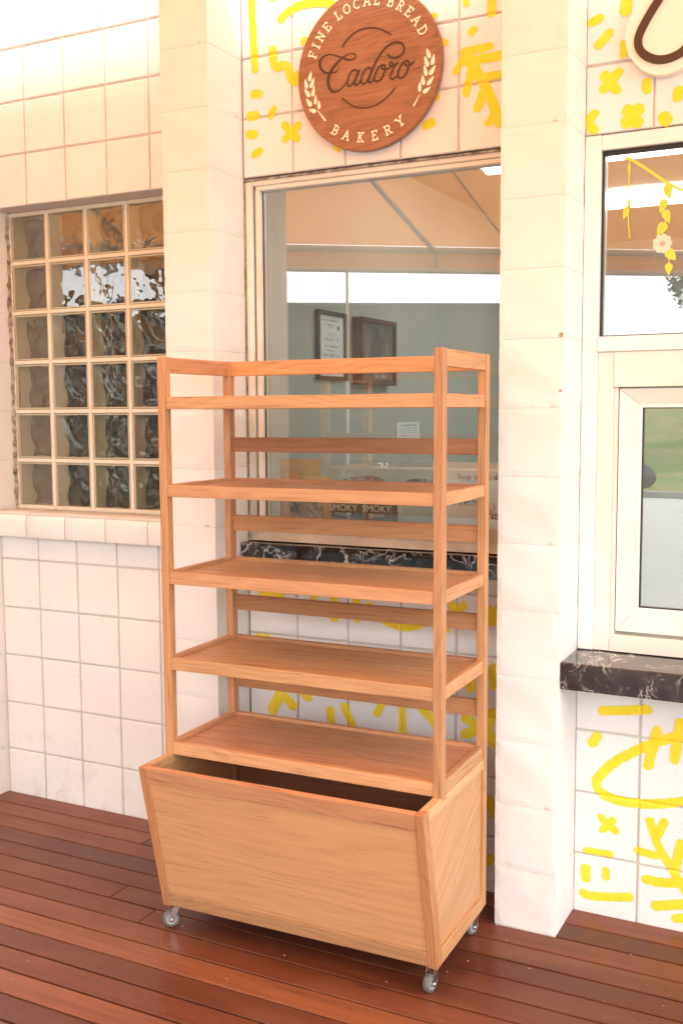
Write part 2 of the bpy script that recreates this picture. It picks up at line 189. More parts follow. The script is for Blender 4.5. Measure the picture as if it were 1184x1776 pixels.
def mat_glass(name, tint=(.93, .965, .95), f0=.13, smudge=True, wob=0.):
    t = NT(name); t.t.nodes.remove(t.b)
    tr = t.n('BsdfTransparent'); tr.inputs[0].default_value = (*tint, 1)
    gl = t.n('BsdfGlossy'); gl.inputs['Roughness'].default_value = .0; gl.inputs[0].default_value = (1, 1, 1, 1)
    if wob:
        bp = t.n('Bump'); bp.inputs['Strength'].default_value = 1.; bp.inputs['Distance'].default_value = wob*.05; t.l(t.noise(t.coord('Object', rand=5.), 17., 1, .4), bp.inputs['Height']); t.l(bp.outputs[0], gl.inputs['Normal'])
    lw = t.n('LayerWeight'); lw.inputs['Blend'].default_value = .5
    f5 = t.math('POWER', lw.outputs['Facing'], 5.)
    f = t.math('ADD', t.math('MULTIPLY', f5, 1-f0), f0)
    mx = t.n('MixShader'); t.l(f, mx.inputs[0]); t.l(tr.outputs[0], mx.inputs[1]); t.l(gl.outputs[0], mx.inputs[2])
    last = mx.outputs[0]
    if smudge:
        g = t.n('NewGeometry').outputs['Position']
        df = t.n('BsdfDiffuse'); df.inputs[0].default_value = (.8, .78, .74, 1)
        s1 = t.ramp(t.noise(g, 2.6, 3, .7, 1.2), [(.35, (.016,)*3), (.75, (.055,)*3)])
        m2 = t.n('MixShader'); t.l(s1, m2.inputs[0]); t.l(last, m2.inputs[1]); t.l(df.outputs[0], m2.inputs[2]); last = m2.outputs[0]
    t.l(last, t.out.inputs[0]); return t.m

def mat_fabric_awning(name, col=(.90, .385, .135)):
    t = NT(name); t.t.nodes.remove(t.b); o = t.coord('Object')
    wv = t.noise(o, 3.0, 3); c = t.mix(wv, tuple(x*.94 for x in col), col)
    d = t.n('BsdfDiffuse'); tl = t.n('BsdfTranslucent'); t.l(c, d.inputs[0]); t.l(c, tl.inputs[0])
    mx = t.n('MixShader'); mx.inputs[0].default_value = .5; t.l(d.outputs[0], mx.inputs[1]); t.l(tl.outputs[0], mx.inputs[2])
    t.l(mx.outputs[0], t.out.inputs[0]); return t.m

def mat_emit(name, col, s):
    t = NT(name); t.set(Base_Color=(.9, .9, .9, 1), Roughness=.4); t.b.inputs['Emission Color'].default_value = (*col, 1); t.b.inputs['Emission Strength'].default_value = s; return t.m

def mat_noise(name, a, b, scale=8., rough=.7, bump=.2, bd=.003, detail=4, kind='Object'):
    t = NT(name); v = t.coord(kind, rand=3.) if kind == 'Object' else t.n('NewGeometry').outputs['Position']
    n = t.noise(v, scale, detail, .6); t.color(t.ramp(n, [(.35, a), (.65, b)])); t.set(Roughness=rough)
    if bump: t.bump(n, bump, bd)
    return t.m

M = {}
M['block'] = mat_paint_block('painted_block'); M['mortar'] = mat_paint_block('shaded_painted_mortar', (.58, .545, .50), .6, .5)  # joint shade and some dirt are put into the darker mortar colour
M['pier'] = mat_paint_block('painted_pier', (.81, .795, .77), .3, .45, .12)
M['oak'] = mat_oak('oak'); M['oak_pale'] = mat_oak('oak_pale', (.71, .405, .20), (.53, .265, .112), .40)
M['oak_deep'] = mat_oak('oak_deep', (.54, .265, .115), (.37, .15, .058), .45)
M['oak_panel'] = mat_oak('oak_panel', (.73, .395, .185), (.61, .30, .128), .40, 1., .45, .55)
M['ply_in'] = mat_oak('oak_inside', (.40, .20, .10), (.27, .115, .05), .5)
M['deck'] = mat_deck('deck_timber'); M['marble'] = mat_marble('black_marble')
M['glass'] = mat_glass('window_glass'); M['glass_sash'] = mat_glass('sash_glass', (.80, .84, .82), .17); M['sign'] = mat_oak('sign_timber', (.36, .172, .096), (.20, .087, .046), .42, 1.5)
M['frame'] = mat_noise('cream_frame_paint', (.74, .69, .60), (.79, .745, .665), 5, .38, .06, .001)
M['frame_white'] = mat_noise('white_frame_paint', (.78, .765, .72), (.84, .825, .79), 4, .32, .04, .001)
M['gasket'] = flat('black_gasket', (.018, .017, .016), .55)
M['caulk'] = mat_noise('grubby_caulk', (.10, .08, .06), (.48, .42, .34), 40, .8, .4, .002)
M['yellow'] = None
M['fabric'] = mat_fabric_awning('awning_fabric'); M['steel'] = flat('painted_tube', (.58, .55, .50), .5, .0)
M['chrome'] = flat('chrome', (.62, .62, .63), .14, 1.); M['rubber'] = mat_noise('grey_rubber', (.10, .094, .086), (.15, .14, .128), 60, .6, .1, .0006)
M['rim'] = flat('pale_rim', (.34, .33, .31), .4); M['white'] = flat('white_vinyl', (.84, .81, .70), .5)
M['brown'] = flat('brown_ink', (.055, .022, .013), .5); M['cream'] = flat('cream_board', (.83, .78, .68), .45)
M['room'] = mat_noise('grey_green_plaster', (.46, .475, .425), (.50, .51, .46), 2, .85, .05)
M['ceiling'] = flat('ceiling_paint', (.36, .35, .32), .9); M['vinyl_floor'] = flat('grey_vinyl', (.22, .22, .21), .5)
M['paper'] = flat('white_paper', (.88, .88, .87), .8); M['ink'] = flat('black_ink', (.02, .02, .022), .6); M['ink_soft'] = flat('grey_ink', (.20, .20, .21), .7)
M['kraft'] = mat_noise('kraft_pouch', (.56, .33, .10), (.66, .40, .13), 9, .5, .15); M['orange'] = flat('orange_print', (.80, .30, .04), .5)
M['oats'] = mat_noise('oats', (.10, .055, .03), (.55, .42, .28), 55, .7, .5, .004)
M['coffee'] = mat_noise('black_pouch', (.018, .017, .016), (.04, .037, .033), 14, .38, .2, .004)
M['cake'] = mat_noise('cake_crust', (.11, .038, .016), (.25, .095, .04), 30, .7, .6, .006)
M['domeglass'] = mat_glass('clear_glass', (.97, .985, .975), .04, False)
M['frame_dark'] = flat('dark_green_frame', (.035, .04, .036), .4); M['walnut'] = mat_oak('walnut', (.14, .055, .03), (.07, .026, .015), .35)
M['tube'] = mat_emit('lamp_lens', (1., .97, .92), 3.2); M['lamp_body'] = flat('lamp_body', (.8, .8, .78), .4)
M['teal'] = flat('pale_teal_card', (.45, .56, .53), .6)

def mat_yellow():
    t = NT('yellow_spray_paint'); g = t.n('NewGeometry').outputs['Position']
    n = t.noise(g, 30, 4); t.color(t.mix(t.ramp(t.noise(g, 16, 5, .7, .8), [(.56, (0,)*3), (.78, (.35,)*3)]), t.ramp(n, [(.3, (.84, .62, .026)), (.7, (.90, .70, .045))]), (.88, .76, .26))); t.set(Roughness=.55)
    t.b.inputs['Specular IOR Level'].default_value = .3
    t.bump(t.math('ADD', t.math('MULTIPLY', t.noise(g, 95, 4, .6), .5), t.noise(g, 24, 5, .6)), .5, .0035)
    return t.m
M['yellow'] = mat_yellow()

# ------------------------------------------------------------ object helpers
def link(name, me, mat=None, parent=None, loc=(0, 0, 0), rot=(0, 0, 0), smooth=False):
    o = bpy.data.objects.new(name, me); C.objects.link(o)
    if me is not None and mat is not None and not me.materials: me.materials.append(mat)
    o.location = loc; o.rotation_euler = rot
    if parent: o.parent = parent
    if smooth and me is not None:
        me.polygons.foreach_set('use_smooth', [True]*len(me.polygons))
    return o
def tag(o, label, cat, group=None):
    o['label'] = label; o['category'] = cat; o['kind'] = 'thing'
    if group: o['group'] = group
    return o
def thing(name, label, cat, loc=(0, 0, 0), rz=0., group=None):
    o = link(name, None, loc=loc, rot=(0, 0, rz)); return tag(o, label, cat, group)
def struct(o): o['kind'] = 'structure'; return o
_bc = {}
def box_mesh(x, y, z, bev=.0015, seg=1, mat=None, jit=0., key=None):
    k = (round(x, 5), round(y, 5), round(z, 5), bev, seg, mat.name if mat else '', key)
    if k in _bc: return _bc[k]
    bm = bmesh.new(); bmesh.ops.create_cube(bm, size=1.); bmesh.ops.scale(bm, vec=(x, y, z), verts=bm.verts)
    if bev: bmesh.ops.bevel(bm, geom=list(bm.edges), offset=min(bev, .45*min(x, y, z)), segments=seg, affect='EDGES', profile=.5)
    if jit:
        r = random.Random(str(key))
        for v in bm.verts: v.co += Vector((r.uniform(-jit, jit), r.uniform(-jit, jit)*.4, r.uniform(-jit, jit)))
    me = bpy.data.meshes.new('box'); bm.to_mesh(me); bm.free()
    if mat: me.materials.append(mat)
    _bc[k] = me; return me
def box(name, x0, x1, y0, y1, z0, z1, mat, parent=None, bev=.0015, seg=1):
    me = box_mesh(x1-x0, y1-y0, z1-z0, bev, seg, mat)
    return link(name, me, mat, parent, ((x0+x1)/2, (y0+y1)/2, (z0+z1)/2))
def mesh(name, verts, faces, mat=None, parent=None, smooth=False, loc=(0, 0, 0), rot=(0, 0, 0)):
    me = bpy.data.meshes.new(name); me.from_pydata([tuple(v) for v in verts], [], faces); me.update()
    return link(name, me, mat, parent, loc, rot, smooth)
def lathe(name, prof, mat, parent, loc=(0, 0, 0), rot=(0, 0, 0), n=28, smooth=True):
    vs_, fs = [], []
    for r, h in prof:
        for i in range(n):
            a = 2*math.pi*i/n; vs_.append((r*math.cos(a), r*math.sin(a), h))
    for j in range(len(prof)-1):
        for i in range(n):
            fs.append((j*n+i, j*n+(i+1) % n, (j+1)*n+(i+1) % n, (j+1)*n+i))
    o = mesh(name, vs_, fs, mat, parent, False, loc, rot)
    if smooth:
        for p in o.data.polygons: p.use_smooth = True
    return o
def spline(pts, n=6):
    P = [np.array(p, float) for p in pts]; out = []
    for i in range(len(P)-1):
        p0, p1, p2, p3 = P[max(i-1, 0)], P[i], P[i+1], P[min(i+2, len(P)-1)]
        for k in range(n):
            t = k/n; out.append(.5*((2*p1)+(-p0+p2)*t+(2*p0-5*p1+4*p2-p3)*t*t+(-p0+3*p1-3*p2+p3)*t**3))
    out.append(P[-1]); return out
def tube(name, pts, r, mat, parent=None, n=8):
    vs_, fs = [], []; P = [Vector(p) for p in pts]
    for i, p in enumerate(P):
        d = (P[min(i+1, len(P)-1)]-P[max(i-1, 0)]).normalized()
        a = d.orthogonal().normalized() if abs(d.z) > .95 else d.cross(Vector((0, 0, 1))).normalized(); b = d.cross(a)
        rr = r[i] if isinstance(r, (list, tuple)) else r
        for k in range(n):
            t = 2*math.pi*k/n; vs_.append(p+a*math.cos(t)*rr+b*math.sin(t)*rr)
    for i in range(len(P)-1):
        for k in range(n): fs.append((i*n+k, i*n+(k+1) % n, (i+1)*n+(k+1) % n, (i+1)*n+k))
    fs.append(tuple(range(n-1, -1, -1))); fs.append(tuple((len(P)-1)*n+k for k in range(n)))
    o = mesh(name, vs_, fs, mat, parent)
    for p in o.data.polygons: p.use_smooth = len(p.vertices) == 4
    return o
def seg_sdf(X, Z, segs):
    """signed distance of grid points to a union of round-capped strokes, with its gradient"""
    best = np.full(X.shape, 1e9); gx = np.zeros(X.shape); gz = np.zeros(X.shape)
    for (x0, z0, r0), (x1, z1, r1) in segs:
        dx, dz = x1-x0, z1-z0; L = dx*dx+dz*dz+1e-12
        t = np.clip(((X-x0)*dx+(Z-z0)*dz)/L, 0, 1); px, pz = X-(x0+t*dx), Z-(z0+t*dz)
        q = np.sqrt(px*px+pz*pz)+1e-12; d = q-(r0+(r1-r0)*t); m = d < best
        best = np.where(m, d, best); gx = np.where(m, px/q, gx); gz = np.where(m, pz/q, gz)
    return best, gx, gz
def stroke_mesh(name, strokes, cell, yfun, mat, parent, wob=0.):
    """a flat painted shape in the wall plane: the union of strokes, meshed on a fine grid that follows yfun(x, z)"""
    segs = []
    for s in strokes:
        if len(s) == 1: segs.append((s[0], s[0]))
        for a, b in zip(s[:-1], s[1:]): segs.append((a, b))
    rm = max(max(a[2], b[2]) for a, b in segs)+2*cell
    x0 = min(min(a[0], b[0]) for a, b in segs)-rm; x1 = max(max(a[0], b[0]) for a, b in segs)+rm
    z0 = min(min(a[1], b[1]) for a, b in segs)-rm; z1 = max(max(a[1], b[1]) for a, b in segs)+rm
    nx, nz = int((x1-x0)/cell)+2, int((z1-z0)/cell)+2
    X, Z = np.meshgrid(x0+np.arange(nx)*cell, z0+np.arange(nz)*cell)
    d, gx, gz = seg_sdf(X, Z, segs)
    if wob: d = d+wob*np.sin(X*170+Z*90)+wob*.7*np.sin(Z*260-X*60)
    ins = d < 0
    cellin = ins[:-1, :-1] | ins[1:, :-1] | ins[:-1, 1:] | ins[1:, 1:]
    out = d > 0
    X2 = np.where(out, X-d*gx, X); Z2 = np.where(out, Z-d*gz, Z)
    idx = np.arange(nx*nz).reshape(nz, nx); jj, ii = np.nonzero(cellin)
    F = np.stack([idx[jj, ii], idx[jj, ii+1], idx[jj+1, ii+1], idx[jj+1, ii]], 1)
    used, inv = np.unique(F, return_inverse=True); F = inv.reshape(-1, 4)
    xs, zs = X2.ravel()[used], Z2.ravel()[used]; V = np.stack([xs, yfun(xs, zs), zs], 1)
    return mesh(name, V.tolist(), F.tolist(), mat, parent)

# ------------------------------------------------------------ ground, deck
GZ = -.17
def JX(n): return .2*n
def JZ(n): return -.015+.2013*n
struct(mesh('ground', [(-260, -300, GZ-.02), (260, -300, GZ-.02), (260, 60, GZ-.02), (-260, 60, GZ-.02)], [(0, 1, 2, 3)], mat_noise('dry_earth', (.20, .17, .12), (.26, .23, .17), .6, .9, 0, kind='G')))
tr = NT('pale_asphalt'); g_ = tr.n('NewGeometry').outputs['Position']
tr.color(tr.mix(tr.noise(g_, 6, 3), tr.ramp(tr.noise(g_, .35, 5, .65, .6), [(.3, (.46, .445, .42)), (.7, (.62, .60, .57))]), (.54, .525, .50))); tr.set(Roughness=.85)
struct(mesh('yard', [(-60, -18.0, GZ+.004), (-1.5, -18.0, GZ+.004), (-.1, -4.95, GZ+.004), (-60, -4.95, GZ+.004)], [(0, 1, 2, 3)], mat_noise('dark_asphalt', (.045, .044, .043), (.07, .068, .066), 40, .85, .2, kind='G')))
struct(mesh('road', [(-60, -18.2, GZ), (60, -18.2, GZ), (60, -4.9, GZ), (-60, -4.9, GZ)], [(0, 1, 2, 3)], tr.m))
kb = box('kerb', -60, 60, -18.4, -18.2, GZ-.1, GZ+.13, mat_noise('kerb_concrete', (.30, .29, .27), (.40, .39, .36), 6, .9, .1), None, .02, 2); struct(kb)
# grassy bank across the road
def bank_z(x, y):
    t = max(0., min(1., (-18.4-y)/26.)); s = t*t*(3-2*t)
    return GZ+.12+4.1*s+.25*math.sin(x*.21+y*.13)*t+.12*math.sin(x*.7-y*.4)*t
vs_, fs = [], []; nx, ny = 90, 40
for j in range(ny+1):
    for i in range(nx+1):
        x = -70+140*i/nx; y = -18.4-42*(j/ny)**1.3; vs_.append((x, y, bank_z(x, y)))
for j in range(ny):
    for i in range(nx): a = j*(nx+1)+i; fs.append((a, a+1, a+nx+2, a+nx+1))
tg = NT('bank_grass'); g_ = tg.n('NewGeometry').outputs['Position']
gm = tg.n('Mapping'); gm.inputs['Scale'].default_value = (.5, 1.6, 1); tg.l(g_, gm.inputs[0])
tg.color(tg.mix(tg.ramp(tg.noise(gm.outputs[0], 1.0, 6, .65), [(.42, (0,)*3), (.62, (1,)*3)]), tg.ramp(tg.noise(g_, 9, 4, .7), [(.3, (.085, .155, .022)), (.7, (.16, .24, .05))]), (.30, .235, .09))); tg.set(Roughness=.9)
struct(mesh('grass_bank', vs_, fs, tg.m, None, True))
deck = struct(box('deck', -1.6, 4.9, -4.85, .0, GZ-.015, -.045, flat('joist_dark', (.02, .014, .011), .9), None, 0))
edges = [0.] + [-.107-.0976*k for k in range(48)]
PT = .024
for r_ in range(len(edges)-1):
    y1 = edges[r_]-.0036; y0 = edges[r_+1]+.0036
    rr = random.Random(100+r_); cuts = [-1.58]; x = -1.58+rr.uniform(.8, 3.6)
    fixed = {11: .98, 13: 1.52, 5: 1.02, 16: 2.35}.get(r_)
    while x < 4.2: cuts.append(x); x += rr.uniform(2.9, 4.2)
    if fixed is not None: cuts = [c for c in cuts if abs(c-fixed) > .9]+[fixed]; cuts.sort()
    cuts.append(4.88)
    # planks stop against the piers that stand on the slab
    for a, b in zip(cuts[:-1], cuts[1:]):
        a2, b2 = a+.0012, b-.0012
        p = box('plank', a2, b2, y0, y1, -PT, 0., M['deck'], deck, .0018, 1)
        p.location -= deck.location; p.location.z += rr.uniform(-.0006, .0004)

lit = random.Random(77); V, F = [], []
for k in range(120):
    x, y = lit.uniform(-.2, 2.9), -abs(lit.gauss(0, .8))-.02; s_ = lit.uniform(.0008, .0024); n = len(V); a = lit.uniform(0, 3.1)
    for q in range(4): V.append((x+s_*math.cos(a+q*1.571)*(1 if q % 2 else 1.8), y+s_*math.sin(a+q*1.571)*(1 if q % 2 else 1.8), .0012))
    V.append((x, y, .0012+s_*.9)); F += [(n, n+1, n+4), (n+1, n+2, n+4), (n+2, n+3, n+4), (n+3, n, n+4), (n+3, n+2, n+1, n)]
lo_ = mesh('deck_litter', V, F, mat_noise('crumbs', (.30, .22, .15), (.55, .46, .36), 400, .9, 0), None); lo_['kind'] = 'stuff'; lo_['label'] = 'scattered crumbs and grit lying on the timber deck'; lo_['category'] = 'grit'

# ------------------------------------------------------------ block walls and piers
def relief(x, z):
    fx = np.abs((np.asarray(x)/.2) - np.round(np.asarray(x)/.2))*.2
    zz = (np.asarray(z)+.015)/.2013; fz = np.abs(zz-np.round(zz))*.2013
    m = np.minimum(fx, fz)
    return np.clip((.0074-m)/.0035, 0, 1)*.0030+np.clip((.0037-m)/.0012, 0, 1)*.0022-.0015
GAP = .008
def block_variants(wd, ht, dp, key, mat, bev=.0035, jit=.0011):
    return [box_mesh(wd, dp, ht, bev, 2, mat, jit, (key, k)) for k in range(5)]
def wall_panel(label, nx0, nx1, nz0, nz1, top_cut=None, bottom=None):
    """one bay of stack-bonded square blocks between piers"""
    xa, xb = JX(nx0), JX(nx1); za = JZ(nz0) if bottom is None else bottom; zb = JZ(nz1) if top_cut is None else top_cut
    t = thing('block_wall', label, 'wall', ((xa+xb)/2, .095, za))
    def ch(o): o.location -= t.location; o.parent = t; return o
    ch(box('mortar', xa+.001, xb-.001, 0.0068, .186, za+.003, zb-.003, M['mortar'], None, 0))
    full = block_variants(.2-GAP, .2013-GAP, .19, 'full', M['block'])
    for i in range(nx0, nx1):
        for j in range(nz0, nz1 if top_cut is None else nz1+1):
            z0, z1 = JZ(j), JZ(j+1)
            if top_cut is not None and z1 > top_cut: z1 = top_cut
            if z1-z0 < .03: continue
            cut = z1 < JZ(j+1)-1e-4
            me = full[(i*3+j*5+(i*j) % 4) % 5] if not cut else block_variants(.2-GAP, round(z1-z0-GAP/2, 4), .19, 'cut', M['block'])[(i+j) % 5]
            o = link('block', me, None, None, (JX(i)+.1+random.uniform(-.0006, .0006), .095+random.uniform(-.0004, .0005), (z0+z1)/2 if not cut else (z0+GAP/2+z1)/2), (random.uniform(-.002, .002), 0, random.uniform(-.002, .002)))
            ch(o)
    return t
def marks(parent, data):
    """spray-painted strokes; strokes that touch become one mark"""
    S = [[(x, z, r) for x, z in pts] if len(pts) == 2 else [(q[0], q[1], r) for q in spline(pts, 5)] for pts, r in data]
    n = len(S); grp = list(range(n))
    def find(a):
        while grp[a] != a: a = grp[a]
        return a
    for a in range(n):
        for b in range(a+1, n):
            if find(a) != find(b):
                dmin = min((p[0]-q[0])**2+(p[1]-q[1])**2 for p in spline(S[a], 4) for q in spline(S[b], 4))**.5
                if dmin < S[a][0][2]+S[b][0][2]+.004: grp[find(b)] = find(a)
    for gi in sorted(set(find(a) for a in range(n))):
        o = stroke_mesh('painted_mark', [S[a] for a in range(n) if find(a) == gi], .0026, relief, M['yellow'], None, .0007)
        o.location -= parent.location; o.parent = parent
lwu = wall_panel('plain cream block wall above the glass block window', 0, 5, 12, 19)
lwl = wall_panel('plain cream block wall below the bullnose ledge', 0, 5, 0, 5, top_cut=1.094)
cwu = wall_panel('block wall with yellow paint marks behind the round timber sign', 6, 11, 12, 19)
cwl = wall_panel('block wall with yellow marks seen through the oak shelves below the window', 6, 11, 0, 5, top_cut=1.05)
rwu = wall_panel('block wall with yellow flowers above the right hand window', 12, 17, 12, 19)
rwl = wall_panel('block wall with yellow face and fern marks below the right marble sill', 12, 17, 0, 3, top_cut=.762)
marks(cwu, MARK_CU); marks(rwu, MARK_RU); marks(rwl, MARK_RL); marks(cwl, MARK_CL)
PY = -.203
def rough_block(wx, dy, hz_, k):
    """a cast block whose arrises are worn and chipped"""
    r = random.Random(900+k); bm = bmesh.new(); bmesh.ops.create_cube(bm, size=1.); bmesh.ops.scale(bm, vec=(wx, dy, hz_), verts=bm.verts)
    bmesh.ops.subdivide_edges(bm, edges=list(bm.edges), cuts=11, use_grid_fill=True)
    ph = [r.uniform(0, 6.3) for _ in range(6)]
    for v in bm.verts:
        c = v.co; ex = wx/2-abs(c.x) < 1e-5; ey = dy/2-abs(c.y) < 1e-5; ez = hz_/2-abs(c.z) < 1e-5; q = ex+ey+ez
        if q >= 2:
            a = .0005+.0010*r.random()+(.0022*r.random() if r.random() < .012 else 0)
            if ex: c.x -= math.copysign(a, c.x)
            if ey: c.y -= math.copysign(a, c.y)
            if ez: c.z -= math.copysign(a*.3, c.z)
        elif ex: c.x += .0007*math.sin(c.z*31+c.y*23+ph[1])
        elif ey: c.y += .0008*math.sin(c.x*29+c.z*37+ph[2])
    me = bpy.data.meshes.new('block'); bm.to_mesh(me); bm.free(); me.materials.append(M['pier']); return me
def pier(label, xa, xb):
    t = thing('pier', label, 'pillar', ((xa+xb)/2, -.1, -.015), group='block piers between the windows')
    core = box('mortar', xa+.002, xb-.002, PY+.002, .1, -.012, JZ(19)-.002, M['mortar'], None, 0); core.location -= t.location; core.parent = t
    vr = [rough_block(xb-xa, .3, .2013-.0008, k) for k in range(6)]
    for j in range(19):
        o = link('block', vr[(j*7+int(xa*5)) % 6], None, t, (random.uniform(-.0006, .0006), PY+.15+.1+random.uniform(-.0007, .0007), JZ(j)+.1006+.015), (0, 0, R(180) if (j % 3 == 1) else 0))
    return t
pier('block pier at the left edge beside the glass block window', -.2, 0.)
pier('warm lit block pier behind the left posts of the oak stand', 1.003, 1.197)
pr_ = pier('pale block pier between the two shop windows', 2.207, 2.402)
pier('block pier beyond the right hand window', 3.4, 3.6)
# chips and old screw holes on the pale pier
for (x, z, r) in ((2.393, 1.805, .0062), (2.394, 1.645, .0045)):
    o = lathe('screw_plug', [(0, .0), (r*.35, .0006), (r*.5, .0022), (r*.8, .0028), (r, .0005), (r*1.15, -.002)], mat_noise('rusty_plug', (.30, .20, .13), (.66, .56, .45), 160, .8, .5, .002), pr_, (0, 0, 0), (R(90), 0, 0), 14)
    o.location = Vector((x, PY-.001, z))-pr_.location
wing = box('shade_wing_wall', -1.72, -1.52, -1.75, .19, -.015, 3.2, M['pier'], None, .003); tag(wing, 'plain painted wing wall added out of view to shade the left end of the deck', 'wall')  # added wall, never in view, cuts the skylight from the left
ext = struct(box('side_wall', 3.6, 4.9, .0, .19, -.015, JZ(19), M['pier'], None, .003))

# ------------------------------------------------------------ glass block window and ledge
gb = thing('glass_block_window', 'window of wavy glass blocks in a four wide grid beside the left pier', 'window', (.5, .15, 1.193))
GY = .105
def gl_child(o): o.location -= gb.location; o.parent = gb; return o
mj = M['joint'] = mat_noise('tan_grout', (.70, .63, .51), (.78, .71, .58), 14, .6, .15, .002)
for i in range(6):
    xx = .004 if i == 0 else .996 if i == 5 else JX(i)+.004
    gl_child(box('mortar_joint', xx-.0076, xx+.0076, GY-.004, GY+.085, JZ(6), JZ(12), mj, None, .002))
for j in range(7):
    zz = JZ(6+j)+(.006 if j == 0 else -.006 if j == 6 else 0)
    for i in range(5):
        x0 = (.0117 if i == 0 else JX(i)+.0117); x1 = JX(i+1)-.0037 if i < 4 else .988
        gl_child(box('mortar_joint', x0, x1, GY-.0035, GY+.085, zz-.0076, zz+.0076, mj, None, .002))
def wavy(n, amp, seed, hx, hz):
    r = random.Random(seed); ph = [r.uniform(0, 6.28) for _ in range(8)]
    def h(u, v):
        # pressed diagonal flutes that cross near the middle, fading to the flat rim
        s = .10*math.sin(11*u-8*v+ph[6])+.08*math.sin(9*u+12*v+ph[7])+math.sin(5.2*u+2.2*math.sin(2.1*v+ph[0])+ph[1])+.7*math.sin(4.1*v+2.0*math.sin(2.6*u+ph[2])+ph[3])+.5*math.sin(4.6*(u+v)+1.8*math.sin(2.4*(u-v)+ph[4])+ph[5])
        e = min(1., (1-max(abs(u), abs(v)))/.16); e = max(0., e)
        return amp*s*e*e*(3-2*e)
    V, F = [], []
    for j in range(n+1):
        for i in range(n+1):
            u, v = -1+2*i/n, -1+2*j/n; V.append((u*hx, h(u, v), v*hz))
    for j in range(n):
        for i in range(n): a = j*(n+1)+i; F.append((a, a+n+1, a+n+2, a+1))
    return V, F
tgb = NT('wavy_glass'); tgb.t.nodes.remove(tgb.b)
rf = tgb.n('BsdfRefraction'); rf.inputs['IOR'].default_value = 1.18; rf.inputs['Roughness'].default_value = 0.; rf.inputs[0].default_value = (.90, .93, .86, 1)
gg = tgb.n('BsdfGlossy'); gg.inputs['Roughness'].default_value = .02
lw = tgb.n('LayerWeight'); lw.inputs['Blend'].default_value = .5
ff = tgb.math('ADD', tgb.math('MULTIPLY', tgb.math('POWER', lw.outputs['Facing'], 5.), .94), .05)
mx = tgb.n('MixShader'); tgb.l(ff, mx.inputs[0]); tgb.l(rf.outputs[0], mx.inputs[1]); tgb.l(gg.outputs[0], mx.inputs[2]); tgb.l(mx.outputs[0], tgb.out.inputs[0])
mb = NT('dim_interior_back'); mb.set(Base_Color=(.075, .058, .044, 1), Roughness=.07); mb.b.inputs['Specular IOR Level'].default_value = .5  # opaque pane; the dimness of the interior behind is put into its colour
ms_ = flat('block_cavity', (.50, .43, .32), .5)
hx, hz = .0912, .0922
fr_v = [wavy(40, .0017, 20+k, hx-.006, hz-.006) for k in range(3)]; bk_v = [wavy(40, .0056, 50+k, hx-.004, hz-.004) for k in range(4)]
fm, bm_ = [], []
for V, F in fr_v:
    me = bpy.data.meshes.new('pane'); me.from_pydata(V, [], F); me.materials.append(tgb.m); me.polygons.foreach_set('use_smooth', [True]*len(F)); fm.append(me)
for V, F in bk_v:
    me = bpy.data.meshes.new('back'); me.from_pydata(V, [], F); me.materials.append(mb.m); me.polygons.foreach_set('use_smooth', [True]*len(F)); bm_.append(me)
rim_mat = NT('green_glass_rim'); rim_mat.set(Base_Color=(.46, .44, .32, 1), Roughness=.08); rim_mat.b.inputs['Specular IOR Level'].default_value = .6
def shell():
    bm = bmesh.new(); d0, d1 = 0., .07
    def ring(h, y): return [bm.verts.new((sx*(hx-h), y, sz*(hz-h))) for sx, sz in ((-1, -1), (1, -1), (1, 1), (-1, 1))]
    rs = [ring(0, d1), ring(0, .004), ring(.002, 0.), ring(.007, .0), ring(.008, .004)]
    for a, b in zip(rs[:-1], rs[1:]):
        for k in range(4): bm.faces.new((a[k], a[(k+1) % 4], b[(k+1) % 4], b[k]))
    bmesh.ops.recalc_face_normals(bm, faces=bm.faces)
    me = bpy.data.meshes.new('rim'); bm.to_mesh(me); bm.free(); me.materials.append(rim_mat.m); return me
def cavity():
    V, F = [], []
    for y in (.005, .064):
        for sx, sz in ((-1, -1), (1, -1), (1, 1), (-1, 1)): V.append((sx*(hx-.0055), y, sz*(hz-.0055)))
    for k in range(4): F.append((k, (k+1) % 4, 4+(k+1) % 4, 4+k))
    me = bpy.data.meshes.new('cavity'); me.from_pydata(V, [], F); me.materials.append(ms_); return me
shm, cvm = shell(), cavity()
outer_me = bpy.data.meshes.new('outer'); outer_me.from_pydata([(-hx+.0075, 0, -hz+.0075), (hx-.0075, 0, -hz+.0075), (hx-.0075, 0, hz-.0075), (-hx+.0075, 0, hz-.0075)], [], [(0, 1, 2, 3)]); outer_me.materials.append(mat_glass('block_face', (.94, .95, .90), .12, False, .022))
for j in range(6):
    for i in range(5):
        c = Vector(((JX(i)+JX(i+1))/2+(.006 if i == 0 else .003), GY+.0005, (JZ(6+j)+JZ(7+j))/2))
        b_ = gl_child(link('glass_block', shm, None, None, c))
        r = random.Random(j*9+i)
        link('cavity_side', cvm, None, b_)
        link('outer_pane', outer_me, None, b_, (0, .0012, 0))
        link('front_pane', fm[r.randrange(3)], None, b_, (0, .004, 0), (0, 0, 0))
        link('back_pane', bm_[r.randrange(4)], None, b_, (0, .052, 0), (0, r.choice((0, R(180))), 0))
gl_child(box('light_stop_sheet', -.19, 1.0, .1925, .20, JZ(6)-.08, JZ(12)+.08, M['gasket'], None, 0))  # unseen sheet added to stop sky leaking in round the blocks
